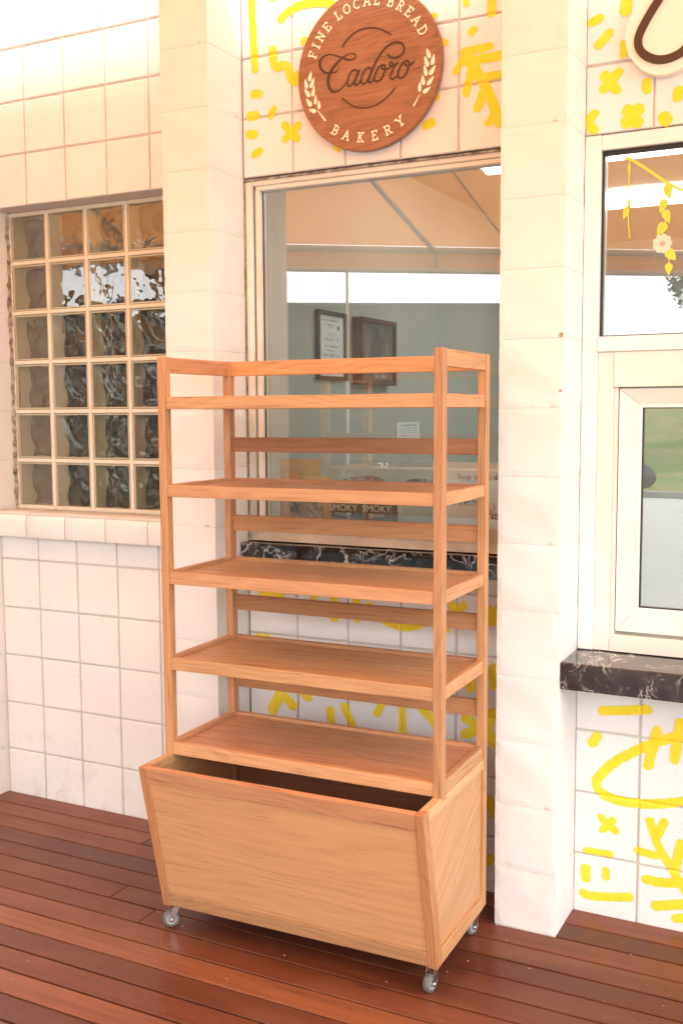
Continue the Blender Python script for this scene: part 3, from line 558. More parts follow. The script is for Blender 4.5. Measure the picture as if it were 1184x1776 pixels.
# flaking sealant where the blocks meet the pier
rs_ = random.Random(4); V, F = [], []
for k in range(61):
    z = JZ(6)+.01+k*(JZ(12)-JZ(6)-.02)/60; wd = .006+.006*rs_.random()
    V += [(.0005, GY-.012-.012*rs_.random(), z), (.0005+wd, GY-.0045, z), (.0005+wd*.6, GY-.009, z)]
for k in range(60): a = k*3; F += [(a, a+2, a+5, a+3), (a+2, a+1, a+4, a+5)]
o = mesh('sealant', V, F, M['caulk'], None); gl_child(o)
ledge = thing('window_ledge', 'cream bullnose brick ledge under the glass block window', 'ledge', (.5, -.02, 1.094))
def bullnose(L, key):
    """brick laid flat with a rounded outer top edge"""
    r = random.Random(key); pr = [(.098, .0), (-.064, .0), (-.0665, .004)]
    for k in range(7):
        a = R(180-15*k); pr.append((-.0335+.033*math.cos(a), .066+.033*math.sin(a)))
    pr += [(.098, .0985)]
    V, F = [], []; xs = [-L/2, -L/2+.004, 0., L/2-.004, L/2]; n = len(pr)
    for x in xs:
        e = .003 if abs(x) == L/2 else 0.
        for y, z in pr:
            V.append((x, y+(e if y < 0 else 0)+r.uniform(-.0006, .0006), z-(e if z > .02 else -e*.5)+r.uniform(-.0005, .0005)))
    for i in range(len(xs)-1):
        for k in range(n): F.append((i*n+k, i*n+(k+1) % n, (i+1)*n+(k+1) % n, (i+1)*n+k))
    F += [tuple(range(n)), tuple((len(xs)-1)*n+k for k in range(n-1, -1, -1))]
    me = bpy.data.meshes.new('brick'); me.from_pydata(V, [], F)
    bm = bmesh.new(); bm.from_mesh(me); bmesh.ops.recalc_face_normals(bm, faces=bm.faces); bm.to_mesh(me); bm.free()
    me.materials.append(M['block']); me.polygons.foreach_set('use_smooth', [len(p.vertices) == 4 for p in me.polygons]); return me
bn = [bullnose(.1965, k) for k in range(3)]
for i in range(5):
    link('ledge_brick', bn[i % 3], None, ledge, (JX(i)+.1-.5, .02, random.uniform(-.001, .001)), (0, 0, random.uniform(-.003, .003)))
lm_ = box('mortar', .002, .998, -.058, .098, 1.098, 1.187, M['mortar'], None, 0); lm_.location -= ledge.location; lm_.parent = ledge

# ------------------------------------------------------------ main shop window
sw = thing('shop_window', 'large fixed shop window behind the oak stand with cream metal frame', 'window', (1.7, .05, 1.126))
def swc(o): o.location -= sw.location; o.parent = sw; return o
X0, X1, ZT, ZB = 1.2, 2.205, 2.40, 1.126
swc(tube('corner_bead', [(1.2165, .016, ZB+.004), (1.2165, .016, ZT-.014)], .0145, M['frame'], None, 14))
swc(box('sealant', 1.1995, 1.2035, .006, .024, ZB+.01, ZT-.004, M['caulk'], None, .001))
swc(box('jamb', 1.2335, 1.2505, .024, .075, ZB+.08, ZT-.040, M['frame'], None, .002))
swc(box('jamb', X1-.045, X1-.002, .024, .075, ZB+.08, ZT-.040, M['frame'], None, .002))
swc(box('head', X0+.004, X1-.002, .018, .08, ZT-.0235, ZT-.004, M['frame'], None, .003))
swc(box('head_bead', 1.2335, X1-.002, .026, .075, ZT-.0395, ZT-.0240, M['frame'], None, .002))
swc(box('sealant', X0+.003, X1-.003, .010, .018, ZT-.008, ZT-.0005, M['caulk'], None, .001))
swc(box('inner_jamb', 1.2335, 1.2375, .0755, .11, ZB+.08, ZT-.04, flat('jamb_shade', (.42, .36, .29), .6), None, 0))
# sloping bottom rail
V = [(X0+.004, .0, ZB+.003), (X1-.003, .0, ZB+.003), (X1-.003, .02, ZB+.028), (X0+.004, .02, ZB+.028), (X1-.003, .026, ZB+.06), (X0+.004, .026, ZB+.06), (X1-.003, .03, ZB+.0795), (X0+.004, .03, ZB+.0795), (X1-.003, .08, ZB+.0795), (X0+.004, .08, ZB+.0795), (X1-.003, .08, ZB+.003), (X0+.004, .08, ZB+.003)]
swc(mesh('bottom_rail', V, [(0, 1, 2, 3), (3, 2, 4, 5), (5, 4, 6, 7), (7, 6, 8, 9), (9, 8, 10, 11), (11, 10, 1, 0)], mat_noise('grubby_cream_rail', (.42, .37, .31), (.62, .56, .48), 10, .5, .15), None))
swc(box('pane', 1.2507, X1-.0452, .052, .058, ZB+.0797, ZT-.0397, M['glass'], None, 0))
swc(box('bead_gasket', 1.2507, 1.2535, .046, .0518, ZB+.08, ZT-.042, M['gasket'], None, 0))
sill = box('marble_sill', 1.202, 2.203, -.05, .045, 1.053, 1.1255, M['marble'], None, .003, 2); tag(sill, 'black white-veined marble sill below the large shop window behind the oak stand', 'window sill')

# ------------------------------------------------------------ right window
rw = thing('service_window', 'white framed service window with sash at the right edge', 'window', (2.9, .04, .846))
def rwc(o): o.location -= rw.location; o.parent = rw; return o
FW = M['frame_white']
rwc(box('jamb', 2.4035, 2.4515, -.004, .09, .848, 2.3990, FW, None, .002)); rwc(box('jamb', 3.349, 3.397, -.004, .09, .848, 2.399, FW, None, .002))
rwc(box('head', 2.4517, 3.3488, .0, .09, 2.356, 2.399, FW, None, .002))
rwc(box('transom', 2.4517, 3.3488, -.010, .09, 1.763, 1.808, FW, None, .002))
rwc(box('gasket', 2.4517, 2.4575, .014, .03, 1.8085, 2.3555, M['gasket'], None, 0)); rwc(box('gasket', 2.4577, 3.3488, .014, .03, 2.3435, 2.3555, M['gasket'], None, 0)); rwc(box('gasket', 2.4577, 3.3488, .016, .03, 1.8085, 1.8125, M['gasket'], None, 0))
rwc(box('top_pane', 2.4577, 3.3486, .030, .036, 1.8087, 2.3553, M['glass'], None, 0))
rwc(box('sub_jamb', 2.4518, 2.4995, .003, .09, .848, 1.7625, M['frame'], None, .0015)); rwc(box('sub_jamb', 3.301, 3.3487, .003, .09, .848, 1.7625, M['frame'], None, .0015))
rwc(box('fascia', 2.5005, 3.3005, -.001, .09, 1.657, 1.7625, M['frame'], None, .0015))
rwc(box('bottom_rail', 2.4998, 3.3005, .001, .09, .848, .9005, M['frame'], None, .0015))
rwc(box('track', 2.4998, 2.5125, .012, .09, .9007, 1.6565, M['frame'], None, .001)); rwc(box('track', 3.288, 3.3007, .012, .09, .9007, 1.6565, M['frame'], None, .001))
def sash(x0, x1, yo):
    """mitred sash: each rail slopes back to the glass"""
    z0, z1 = .912, 1.652; wd, bd = .052, .013
    O = [(x0, z0), (x1, z0), (x1, z1), (x0, z1)]; I = [(x0+wd, z0+wd+.008), (x1-wd, z0+wd+.008), (x1-wd, z1-wd+.008), (x0+wd, z1-wd+.008)]
    org = Vector(((x0+x1)/2, 0, .91)); AV, AF = [], []
    for k in range(4):
        a, b, c, d = O[k], O[(k+1) % 4], I[(k+1) % 4], I[k]
        V = [(a[0], 0, a[1]), (b[0], 0, b[1]), (c[0], .016, c[1]), (d[0], .016, d[1]), (a[0], .04, a[1]), (b[0], .04, b[1]), (c[0], .04, c[1]), (d[0], .04, d[1])]
        cen = np.mean(np.array(V), 0); q = len(AV)
        AV += [Vector(tuple(np.array(v)+(cen-np.array(v))*.003))-org for v in V]
        AF += [tuple(q+i_ for i_ in f) for f in ((0, 1, 2, 3), (0, 4, 5, 1), (1, 5, 6, 2), (2, 6, 7, 3), (3, 7, 4, 0), (7, 6, 5, 4))]
    s = rwc(mesh('sash', AV, AF, M['frame'], None, False, ((x0+x1)/2, yo, .91)))
    # glazing bead, rubber, glass
    i0, i1, j0, j1 = I[0][0], I[1][0], I[0][1], I[2][1]
    for (p, q, u, v_) in ((i0, i0+bd, j0, j1), (i1-bd, i1, j0, j1), (i0+bd+.0002, i1-bd-.0002, j0, j0+bd), (i0+bd+.0002, i1-bd-.0002, j1-bd, j1)):
        o = box('glazing_bead', p, q, .018, .04, u, v_, FW, None, .001); o.location -= org; o.parent = s
    for (p, q, u, v_) in ((i0+bd, i0+bd+.0035, j0+bd, j1-bd), (i0+bd+.0037, i1-bd, j0+bd, j0+bd+.003), (i0+bd+.0037, i1-bd, j1-bd-.003, j1-bd)):
        o = box('gasket', p, q, .022, .029, u, v_, M['gasket'], None, 0); o.location -= org; o.parent = s
    o = box('pane', i0+bd, i1-bd, .0295, .0345, j0+bd, j1-bd, M['glass_sash'], None, 0); o.location -= org; o.parent = s
sash(2.516, 2.905, .012); sash(2.909, 3.286, .012)
rs2 = box('marble_sill', 2.4035, 3.3985, -.196, .03, .764, .8455, M['marble'], None, .003, 2); tag(rs2, 'black veined marble sill jutting out below the right service window', 'window sill')

# ------------------------------------------------------------ signs
SG = Vector((1.699, -.032, 2.690)); SR = .256
sg = thing('round_sign', 'round timber bakery sign with white lettering and wheat above the shop window', 'sign', tuple(SG))
V, F = [], []; n = 96
for (r, y) in ((0, 0), (SR-.0015, 0), (SR, .0015), (SR, .0205), (SR-.0015, .022), (0, .022)):
    for i in range(n): a = 2*math.pi*i/n; V.append((r*math.cos(a), y, r*math.sin(a)))
for j in range(5):
    for i in range(n): F.append((j*n+i, (j+1)*n+i, (j+1)*n+(i+1) % n, j*n+(i+1) % n))
mesh('disc', V, F, M['sign'], sg)
for a in (30, 150, 270): lathe('standoff', [(.008, 0), (.008, .009)], M['steel'], sg, (.17*math.cos(R(a)), .032, .17*math.sin(R(a))), (R(90), 0, 0), 12)
def on_sign(nm, strokes, mat, cell=.0007, off=.0006):
    o = stroke_mesh(nm, strokes, cell, lambda x, z: np.full(np.shape(x), SG.y-off), mat, None)
    o.location -= SG; o.parent = sg; return o
for nm, s in zip(('script_letter', 'script_letter', 'script_letter', 'script_letter', 'script_letter', 'script_letter', 'script_letter', 'script_letter', 'arc_line', 'arc_line'), SCRIPT):
    on_sign(nm, [[(q[0], q[1], q[2]*1.3) for q in spline(s, 7)]], M['brown'], .0009, .0006+.00012*SCRIPT.index(s))
def leafshape(l, nm='wheat_grain', mat=None, parent=None, y=None, org=None, fat=.5):
    x1, z1, x0, z0, wd = l; ax = np.array((x1-x0, z1-z0)); L = np.linalg.norm(ax); ax = ax/L; nrm = np.array((-ax[1], ax[0])); P = []
    for k in range(15):
        t = k/14; wv = (math.sin(math.pi*min(1, t**.62)))**.85*wd*fat*(1-.15*t)
        P.append((t, wv))
    up_ = [np.array((x0, z0))+ax*L*t+nrm*wv for t, wv in P]; dn = [np.array((x0, z0))+ax*L*t-nrm*wv for t, wv in P[::-1][1:-1]]
    pts = up_+dn
    V = [(p[0]-org.x, y-org.y, p[1]-org.z) for p in pts]
    return mesh(nm, V, [tuple(range(len(V)))], mat, parent)
for leaves, stem in zip(WHEAT, WHEATSTEM):
    for l in leaves: leafshape(l, 'wheat_grain', M['white'], sg, SG.y-.0007, SG)
    on_sign('wheat_stem', [[tuple(q) for q in stem]], M['white'])
GLY = {  # slab letters as strokes in a box one unit high
 'F': [[(.12, 0), (.12, 1)], [(.0, 1), (.62, 1), (.62, .82)], [(.12, .52), (.45, .52)], [(-.02, 0), (.28, 0)]],
 'I': [[(.2, 0), (.2, 1)], [(.02, 0), (.38, 0)], [(.02, 1), (.38, 1)]],
 'N': [[(.12, 0), (.12, 1), (.68, 0), (.68, 1)], [(-.02, 0), (.26, 0)], [(-.04, 1), (.12, 1)], [(.54, 1), (.82, 1)]],
 'E': [[(.12, 0), (.12, 1)], [(.0, 1), (.62, 1), (.62, .82)], [(.12, .52), (.45, .52)], [(.0, 0), (.64, 0), (.64, .2)]],
 'L': [[(.12, 0), (.12, 1)], [(-.02, 1), (.26, 1)], [(.0, 0), (.6, 0), (.6, .2)]],
 'O': [[(.4+.38*math.cos(a*math.pi/10), .5+.5*math.sin(a*math.pi/10)) for a in range(21)]],
 'C': [[(.4+.38*math.cos(a*math.pi/20), .5+.5*math.sin(a*math.pi/20)) for a in range(7, 35)], [(.68, .84), (.72, .98)]],
 'A': [[(.0, 0), (.36, 1), (.72, 0)], [(.14, .36), (.58, .36)], [(-.1, 0), (.12, 0)], [(.6, 0), (.82, 0)]],
 'B': [[(.12, 0), (.12, 1)], [(-.02, 1), (.4, 1), (.56, .92), (.6, .76), (.54, .6), (.4, .53), (.12, .53)], [(.4, .53), (.6, .45), (.66, .27), (.58, .08), (.42, 0), (-.02, 0)]],
 'R': [[(.12, 0), (.12, 1)], [(-.02, 1), (.4, 1), (.58, .9), (.62, .73), (.54, .56), (.4, .5), (.12, .5)], [(.36, .5), (.64, 0), (.76, 0)], [(-.02, 0), (.28, 0)]],
 'D': [[(.12, 0), (.12, 1)], [(-.02, 1), (.36, 1), (.6, .88), (.7, .64), (.7, .36), (.6, .12), (.36, 0), (-.02, 0)]],
 'K': [[(.12, 0), (.12, 1)], [(-.02, 0), (.28, 0)], [(-.02, 1), (.28, 1)], [(.6, 1), (.16, .45)], [(.28, .58), (.62, 0)], [(.5, 1), (.74, 1)], [(.52, 0), (.78, 0)]],
 'Y': [[(.02, 1), (.36, .5), (.7, 1)], [(.36, .5), (.36, 0)], [(.2, 0), (.52, 0)], [(-.1, 1), (.16, 1)], [(.56, 1), (.82, 1)]]}
def arc_letter(ch, ang, bottom=False, H=.0285, r=.2125):
    st = GLY[ch]; xs = [p[0] for s in st for p in s]; mid = (min(xs)+max(xs))/2
    a = R(ang); rad = np.array((math.cos(a), math.sin(a))); tan = np.array((math.sin(a), -math.cos(a)))
    if bottom: rad, tan = -rad, -tan
    cen = np.array((SG.x, SG.z))+(rad if not bottom else -rad)*r
    out = []
    for s in st:
        out.append([(*(cen+tan*(x-mid)*H+rad*(y-.5)*H), .00215) for x, y in s])
    on_sign('letter', out, M['white'], .0008)
for ch, a in zip('FINE', (159.5, 151.6, 143, 133.3)): arc_letter(ch, a)
for ch, a in zip('LOCAL', (119.6, 110.2, 100.2, 90.2, 80.6)): arc_letter(ch, a)
for ch, a in zip('BREAD', (66.8, 56.4, 46.6, 36.0, 25.3)): arc_letter(ch, a)
for ch, a in zip('BAKERY', (-123.6, -111.2, -96.5, -83.2, -70.0, -57.2)): arc_letter(ch, a, True)
# cream letter-shaped board over the right hand window
cs = thing('cream_sign', 'cream cut-out board with a brown looped letter above the right window', 'sign', (2.72, -.03, 2.72))
pl = [tuple(q) for q in spline(OPLATE+[OPLATE[0]], 6)][:-1]; n = len(pl)
V = [(x-2.72, -.008, z-2.72) for x, z in pl]+[(x-2.72, .028, z-2.72) for x, z in pl]
mesh('board', V, [tuple(range(n)), tuple(range(2*n-1, n-1, -1))]+[(i, n+i, n+(i+1) % n, (i+1) % n) for i in range(n)], M['cream'], cs)
P = [np.array(q) for q in spline(OSIGN, 7)]; P = P[:-1]; n = len(P); V, F = [], []
for i, p in enumerate(P):
    d = P[(i+1) % n][:2]-P[i-1][:2]; d = d/np.linalg.norm(d); nr = np.array((-d[1], d[0])); wd = p[2]
    for s, y in ((1, -.0155), (-1, -.0155), (-1, -.0083), (1, -.0083)): V.append((p[0]+nr[0]*wd*s-2.72, y, p[1]+nr[1]*wd*s-2.72))
for i in range(n):
    a, b = i*4, ((i+1) % n)*4
    for k in range(4): F.append((a+k, a+(k+1) % 4, b+(k+1) % 4, b+k))
mesh('raised_letter', V, F, M['brown'], cs)
# vine decal on the right window glass
vm = mat_noise('vine_sticker', (.62, .58, .05), (.70, .65, .08), 20, .5, 0)
vd = thing('vine_sticker', 'yellow green vine sticker with pale flower on the upper right glass', 'sticker', (2.55, .0285, 2.3))
org = Vector((2.55, .0285, 2.3))
for k, s in enumerate(VINE):
    o = stroke_mesh('vine_stem', [[(*q, (.0044 if k == 0 else .0019)) for q in [tuple(z) for z in spline(s, 5)]]], .0012, lambda x, z: np.full(np.shape(x), .0293-.0001*k), vm, None); o.location -= org; o.parent = vd
for k, l in enumerate(VLEAF): leafshape((l[2], l[3], l[0], l[1], l[4]), 'vine_leaf', vm, vd, .0288, org, .68)
fx, fz = VFLOW
fl = stroke_mesh('flower', [[(fx+.0205*math.cos(a*math.pi/4.5), fz+.0205*math.sin(a*math.pi/4.5), .0082), (fx, fz, .015)] for a in range(9)], .0012, lambda x, z: np.full(np.shape(x), .0284), flat('pale_flower', (.62, .64, .50), .6), None); fl.location -= org; fl.parent = vd
o = stroke_mesh('flower_centre', [[(fx, fz, .0075)]], .0009, lambda x, z: np.full(np.shape(x), .0281), flat('pink_centre', (.75, .32, .25), .6), None); o.location -= org; o.parent = vd

# ------------------------------------------------------------ oak bread stand
W_, D_, PW, PD = .898, .3917, .0256, .0313
st_ = thing('bread_stand', 'oak bread display stand with five shelves and slanted bin on casters', 'display stand', (1.3076, -.6628, 0.), R(1.0946))
def bd(name, a0, a1, b0, b1, z0, z1, axis, mat='oak', bev=.0012, parent=None):
    """a board of the stand; axis is the way its grain runs"""
    d = {'a': a1-a0, 'b': b1-b0, 'z': z1-z0}; cen = ((a0+a1)/2, (b0+b1)/2, (z0+z1)/2)
    if axis == 'a': me = box_mesh(d['a'], d['b'], d['z'], bev, 1, M[mat]); rot = (0, 0, 0)
    elif axis == 'b': me = box_mesh(d['b'], d['a'], d['z'], bev, 1, M[mat]); rot = (0, 0, R(90))
    else: me = box_mesh(d['z'], d['b'], d['a'], bev, 1, M[mat]); rot = (0, R(-90), 0)
    p = parent or st_; o = link(name, me, None, p, Vector(cen)-(Vector(p.location) if parent else Vector()), rot); return o
TOP = 1.752
BZ = .548; BB = .078
for a0 in (0., W_-PW):
    bd('front_post', a0, a0+PW, 0., PD, BZ-.012, TOP, 'z', 'oak')
    bd('back_post', a0, a0+PW, D_-PD, D_, BB+.002, TOP, 'z', 'oak')
for a0 in (.003, W_-PW+.0045):
    bd('top_side_rail', a0, a0+.018, PD, D_-PD, TOP-.047, TOP-.0008, 'b')
bd('top_back_rail', PW, W_-PW, D_-.024, D_-.004, TOP-.047, TOP-.0008, 'a')
for zt, zb in ((1.506, 1.459), (1.250, 1.200), (.984, .935), (.724, .674)):
    bd('back_slat', PW, W_-PW, D_-.024, D_-.004, zb, zt, 'a', 'oak_deep')
for k, (zt, zb) in enumerate(((1.6345, 1.598), (1.373, 1.3375), (1.111, 1.074), (.8485, .811), (.585, .548))):
    sh = bd('shelf', .0223, W_-.0223, .0243, D_-.0243, zt-.022, zt-.0105, 'a', 'oak', .0006)
    bd('front_rail', PW, W_-PW, .004, .024, zb, zt, 'a', 'oak_pale', .0012, sh)
    bd('side_rail', .004, .022, PD, D_-PD, zb, zt, 'b', 'oak', .0012, sh); bd('side_rail', W_-.022, W_-.004, PD, D_-PD, zb, zt, 'b', 'oak', .0012, sh)
    bd('back_rail', PW, W_-PW, D_-.024, D_-.004, zb, zt, 'a', 'oak', .0012, sh)
# bin: framed end panels with slanted front
BF0, BF1 = -.027, -.137
def slant_b(z): return BF0+(BF1-BF0)*(z-BB)/(BZ-BB)
ang = math.atan2(BF0-BF1, BZ-BB)           # lean of the front from the vertical
Ls = math.hypot(BF0-BF1, BZ-BB)
for side, a0 in ((-1, 0.), (1, W_-PW)):
    e = None
    # slanted stile (grain up the slope)
    wd = .040
    def prism(nm, poly, t0, t1, mat, grain):
        """extruded outline in the b-z plane, its local X along the grain"""
        c, s = math.cos(grain), math.sin(grain); cb = sum(p[0] for p in poly)/len(poly); cz = sum(p[1] for p in poly)/len(poly)
        loc = [((b-cb)*c+(z-cz)*s, -(b-cb)*s+(z-cz)*c) for b, z in poly]; n = len(poly); h = (t1-t0)/2
        V = [(u, -h, v) for u, v in loc]+[(u, h, v) for u, v in loc]
        F = [tuple(range(n)), tuple(range(2*n-1, n-1, -1))]+[(i, n+i, n+(i+1) % n, (i+1) % n) for i in range(n)]
        me = bpy.data.meshes.new(nm); me.from_pydata(V, [], F)
        bm = bmesh.new(); bm.from_mesh(me); bmesh.ops.recalc_face_normals(bm, faces=bm.faces); bmesh.ops.bevel(bm, geom=list(bm.edges), offset=.0009, segments=1, affect='EDGES'); bm.to_mesh(me); bm.free()
        o = link(nm, me, mat, e or st_, (a0+PW/2, cb, cz))
        # local (u, y, v) -> stand (a, b, z): rotate so u lies at angle grain in the b-z plane
        o.rotation_euler = Matrix(((0, -1, 0), (c, 0, -s), (s, 0, c))).to_euler()
        if e: o.matrix_parent_inverse = e.matrix_basis.inverted()
        return o
    gr = math.atan2(BZ-BB, BF1-BF0)
    e = prism('end_panel', [(slant_b(BB+.0445)+wd+.0003, BB+.0445), (D_-PD-.0003, BB+.0445), (D_-PD-.0003, BZ-.0305), (slant_b(BZ-.0305)+wd+.0003, BZ-.0305)], 0, .010, M['oak_panel'], R(28))
    prism('front_stile', [(BF0, BB), (BF0+wd, BB), (BF1+wd, BZ), (BF1, BZ)], 0, PW, M['oak_deep'], gr)
    tb = PW*.0
    prism('bottom_rail', [(BF0+wd+.0002, BB), (D_-PD-.0003, BB), (D_-PD-.0003, BB+.044), (slant_b(BB+.044)+wd+.0002, BB+.044)], 0, PW-.0006, M['oak'], 0.)
    prism('top_rail', [(slant_b(BZ-.030)+wd+.0002, BZ-.030), (D_-PD-.0003, BZ-.030), (D_-PD-.0003, BZ-.0003), (BF1+wd+.0002, BZ-.0003)], 0, PW-.0006, M['oak_pale'], 0.)
# slanted front, made of top rail, panel and bottom rail
def slab(nm, s0, s1, inset, t, mat, a0=PW+.0002, a1=W_-PW-.0002):
    mid = (s0+s1)/2; z = BB+mid*math.cos(ang); b = BF0-mid*math.sin(ang)
    n = Vector((0, math.cos(ang), math.sin(ang)))   # into the bin
    c = Vector(((a0+a1)/2, b, z))+n*(inset+t/2)
    me = box_mesh(a1-a0, t, s1-s0, .0008, 1, M[mat]); return link(nm, me, None, st_, c, (ang, 0, 0))
slab('bin_bottom_rail', .003, .048, .0012, .018, 'oak'); slab('bin_panel', .0492, Ls-.0532, .0050, .011, 'oak_panel'); slab('bin_top_rail', Ls-.052, Ls-.001, .0012, .018, 'oak')
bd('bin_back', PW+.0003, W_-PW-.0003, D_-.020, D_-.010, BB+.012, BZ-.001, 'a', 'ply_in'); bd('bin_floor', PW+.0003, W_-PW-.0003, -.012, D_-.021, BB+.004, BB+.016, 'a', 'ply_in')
def caster(a, b, yaw, label=None):
    V = [(-.0125, -.0139, .0662), (.0125, -.0139, .0662), (.0125, .0139, .0662), (-.0125, .0139, .0662), (-.0125, -.0139, .0685), (.0125, -.0139, .0685), (.0125, .0139, .0685), (-.0125, .0139, .0685)]
    c = mesh('caster', V, [(3, 2, 1, 0), (4, 5, 6, 7), (0, 1, 5, 4), (1, 2, 6, 5), (2, 3, 7, 6), (3, 0, 4, 7)], M['chrome'], st_, False, (a, b, 0.), (0, 0, yaw))
    WR = .0265; off = -.014
    lathe('top_plate', [(0, .0785), (.019, .0785), (.019, .075), (.013, .0745), (.013, .068), (.006, .0665), (0, .0665)], M['chrome'], c, (0, 0, 0), (0, 0, 0), 22)
    tyre = lathe('tyre', [(.0165, -.0095), (.0225, -.0098), (.0255, -.0075), (WR, -.003), (WR, .003), (.0255, .0075), (.0225, .0098), (.0165, .0095)], M['rubber'], c, (off, 0, WR), (R(90), 0, 0), 36)
    lathe('rim', [(0, -.0055), (.009, -.0055), (.0125, -.0068), (.015, -.0102), (.0167, -.0100), (.0167, .0100), (.015, .0102), (.0125, .0068), (.009, .0055), (0, .0055)], M['rim'], c, (off, 0, WR), (R(90), 0, 0), 30)
    for s in (-1, 1):
        V = [(-.0055+off, 0, WR-.009), (.0055+off, 0, WR-.009), (.0115, 0, .068), (-.0115, 0, .068)]; h = .0011; y = s*.0128
        V = [(x, y-h, z) for x, _, z in V]+[(x, y+h, z) for x, _, z in V]
        mesh('fork', V, [(3, 2, 1, 0), (4, 5, 6, 7), (0, 1, 5, 4), (1, 2, 6, 5), (2, 3, 7, 6), (3, 0, 4, 7)], M['chrome'], c)
    lathe('axle', [(0, -.0175), (.0036, -.0172), (.0044, -.0145), (.0044, .0145), (.0036, .0172), (0, .0175)], M['chrome'], c, (off, 0, WR), (R(90), 0, 0), 12)
caster(.022, .006, R(38)); caster(W_-.026, .006, R(78)); caster(.024, D_-.032, R(120)); caster(W_-.026, D_-.034, R(70))

# ------------------------------------------------------------ inside the shop
RX0, RX1, RY1, RZ1 = 1.0, 4.8, 4.6, 2.80
struct(box('room_floor', .9, RX1, .19, RY1, -.12, -.02, M['vinyl_floor'], None, 0))
struct(box('room_ceiling', .9, RX1+.1, .192, RY1+.1, RZ1, RZ1+.12, M['ceiling'], None, 0))
struct(box('room_side_wall', .9, RX0, .202, RY1, -.018, RZ1-.002, M['room'], None, 0)); struct(box('room_end_wall', RX1, RX1+.1, .192, RY1, -.018, RZ1-.002, M['room'], None, 0)); struct(box('room_back_wall', .9, RX1+.1, RY1+.002, RY1+.1, -.12, RZ1-.002, M['room'], None, 0))
box_l = struct(box('inner_lining', RX0+.001, 1.199, .101, .189, .0, RZ1-.002, M['room'], None, 0))
def lamp(label, x0, x1, y0, y1, z):
    t = thing('ceiling_lamp', label, 'lamp', ((x0+x1)/2, (y0+y1)/2, z), group='fluorescent lamps inside the shop')
    L, D = x1-x0, y1-y0
    mesh_ = link('housing', box_mesh(L, D*.9, .02, .002, 1, M['lamp_body']), None, t, (0, 0, RZ1-.011-z))
    V, F = [], []; n = 14
    for i in (0, 1):
        for k in range(n+1):
            u = -1+2*k/n; V.append(((i-.5)*L*.99, u*D/2, .062-.034*(1-u**6)+.006*math.cos(u*math.pi*2)))
    for k in range(n): F.append((k, k+1, n+2+k, n+1+k))
    F += [tuple(range(n+1)), tuple(range(2*n+1, n, -1))]
    mesh('lens', V, F, M['tube'], t, True)
lamp('wide fluorescent lamp seen at the top right of the main window', 1.48, 2.74, 1.50, 1.84, 2.70); lamp('upper fluorescent strip seen through the right window glass', 2.78, 4.05, 1.50, 1.84, 2.70); lamp('lower fluorescent strip seen through the right window glass', 1.62, 2.86, 2.74, 3.10, 2.715)
lamp('fluorescent strip deeper inside behind the right window', 2.92, 4.15, 2.74, 3.10, 2.715)
# certificate and shadow box on the side wall
ct = thing('certificate_frame', 'dark framed certificate on the wall inside the shop', 'picture frame', (1.0, 1.035, 1.73))
def wall_frame(t, wy, hz_, fw, dp, fm, ym, zm):
    for (y0, y1, z0, z1) in ((-wy/2, wy/2, 0, fw), (-wy/2, wy/2, hz_-fw, hz_), (-wy/2, -wy/2+fw, fw+.0003, hz_-fw-.0003), (wy/2-fw, wy/2, fw+.0003, hz_-fw-.0003)):
        o = box('frame_bar', .001, dp, y0, y1, z0, z1, fm, None, .002); o.parent = t
wall_frame(ct, .285, .305, .017, .02, M['frame_dark'], 0, 0)
o = box('paper', .001, .006, -.1253, .1253, .0173, .2877, M['paper'], None, 0); o.parent = ct
rr = random.Random(3)
def wall_text(t, rows, x, y0, wid, mat):
    k = 0
    for z, ln, h in rows:
        o = mesh('text_line', [(x, y0-ln*wid/2, z), (x, y0+ln*wid/2, z), (x, y0+ln*wid/2, z+h), (x, y0-ln*wid/2, z+h)], [(0, 1, 2, 3)], mat, t)
tl = NT('fine_print'); tl.t.nodes.remove(tl.b); gp = tl.n('NewGeometry').outputs['Position']
d1 = tl.n('BsdfDiffuse'); d1.inputs[0].default_value = (.25, .25, .26, 1); d2 = tl.n('BsdfTransparent')
mm = tl.n('Mapping'); mm.inputs['Scale'].default_value = (230, 230, 60); tl.l(gp, mm.inputs[0])
mxx = tl.n('MixShader'); tl.l(tl.ramp(tl.noise(mm.outputs[0], 1., 2), [(.45, (0,)*3), (.5, (1,)*3)]), mxx.inputs[0]); tl.l(d1.outputs[0], mxx.inputs[1]); tl.l(d2.outputs[0], mxx.inputs[2]); tl.l(mxx.outputs[0], tl.out.inputs[0])
wall_text(ct, [(.262, .8, .006), (.242, .45, .006), (.232, .2, .004), (.205, .3, .004), (.195, .35, .004), (.182, .75, .004), (.174, .7, .004), (.147, .6, .006), (.128, .35, .005), (.112, .85, .004), (.104, .8, .004), (.085, .7, .004), (.06, .5, .004)], .0068, 0, .22, tl.m)
o = lathe('seal', [(0, 0), (.011, 0), (.011, .0006)], M['ink_soft'], ct, (.0066, .07, .235), (0, R(90), 0), 18)
sb = thing('shadow_box', 'deep timber shadow box with a dark poster on the wall inside the shop', 'picture frame', (1.0, 1.46, 1.715))
wall_frame(sb, .40, .315, .022, .052, M['walnut'], 0, 0)
o = box('poster', .001, .040, -.177, .177, .0225, .2925, mat_noise('dusky_poster', (.05, .055, .06), (.12, .115, .11), 9, .5, 0), None, 0); o.parent = sb
o = box('glass', .043, .045, -.177, .177, .0225, .2925, M['domeglass'], None, 0); o.parent = sb
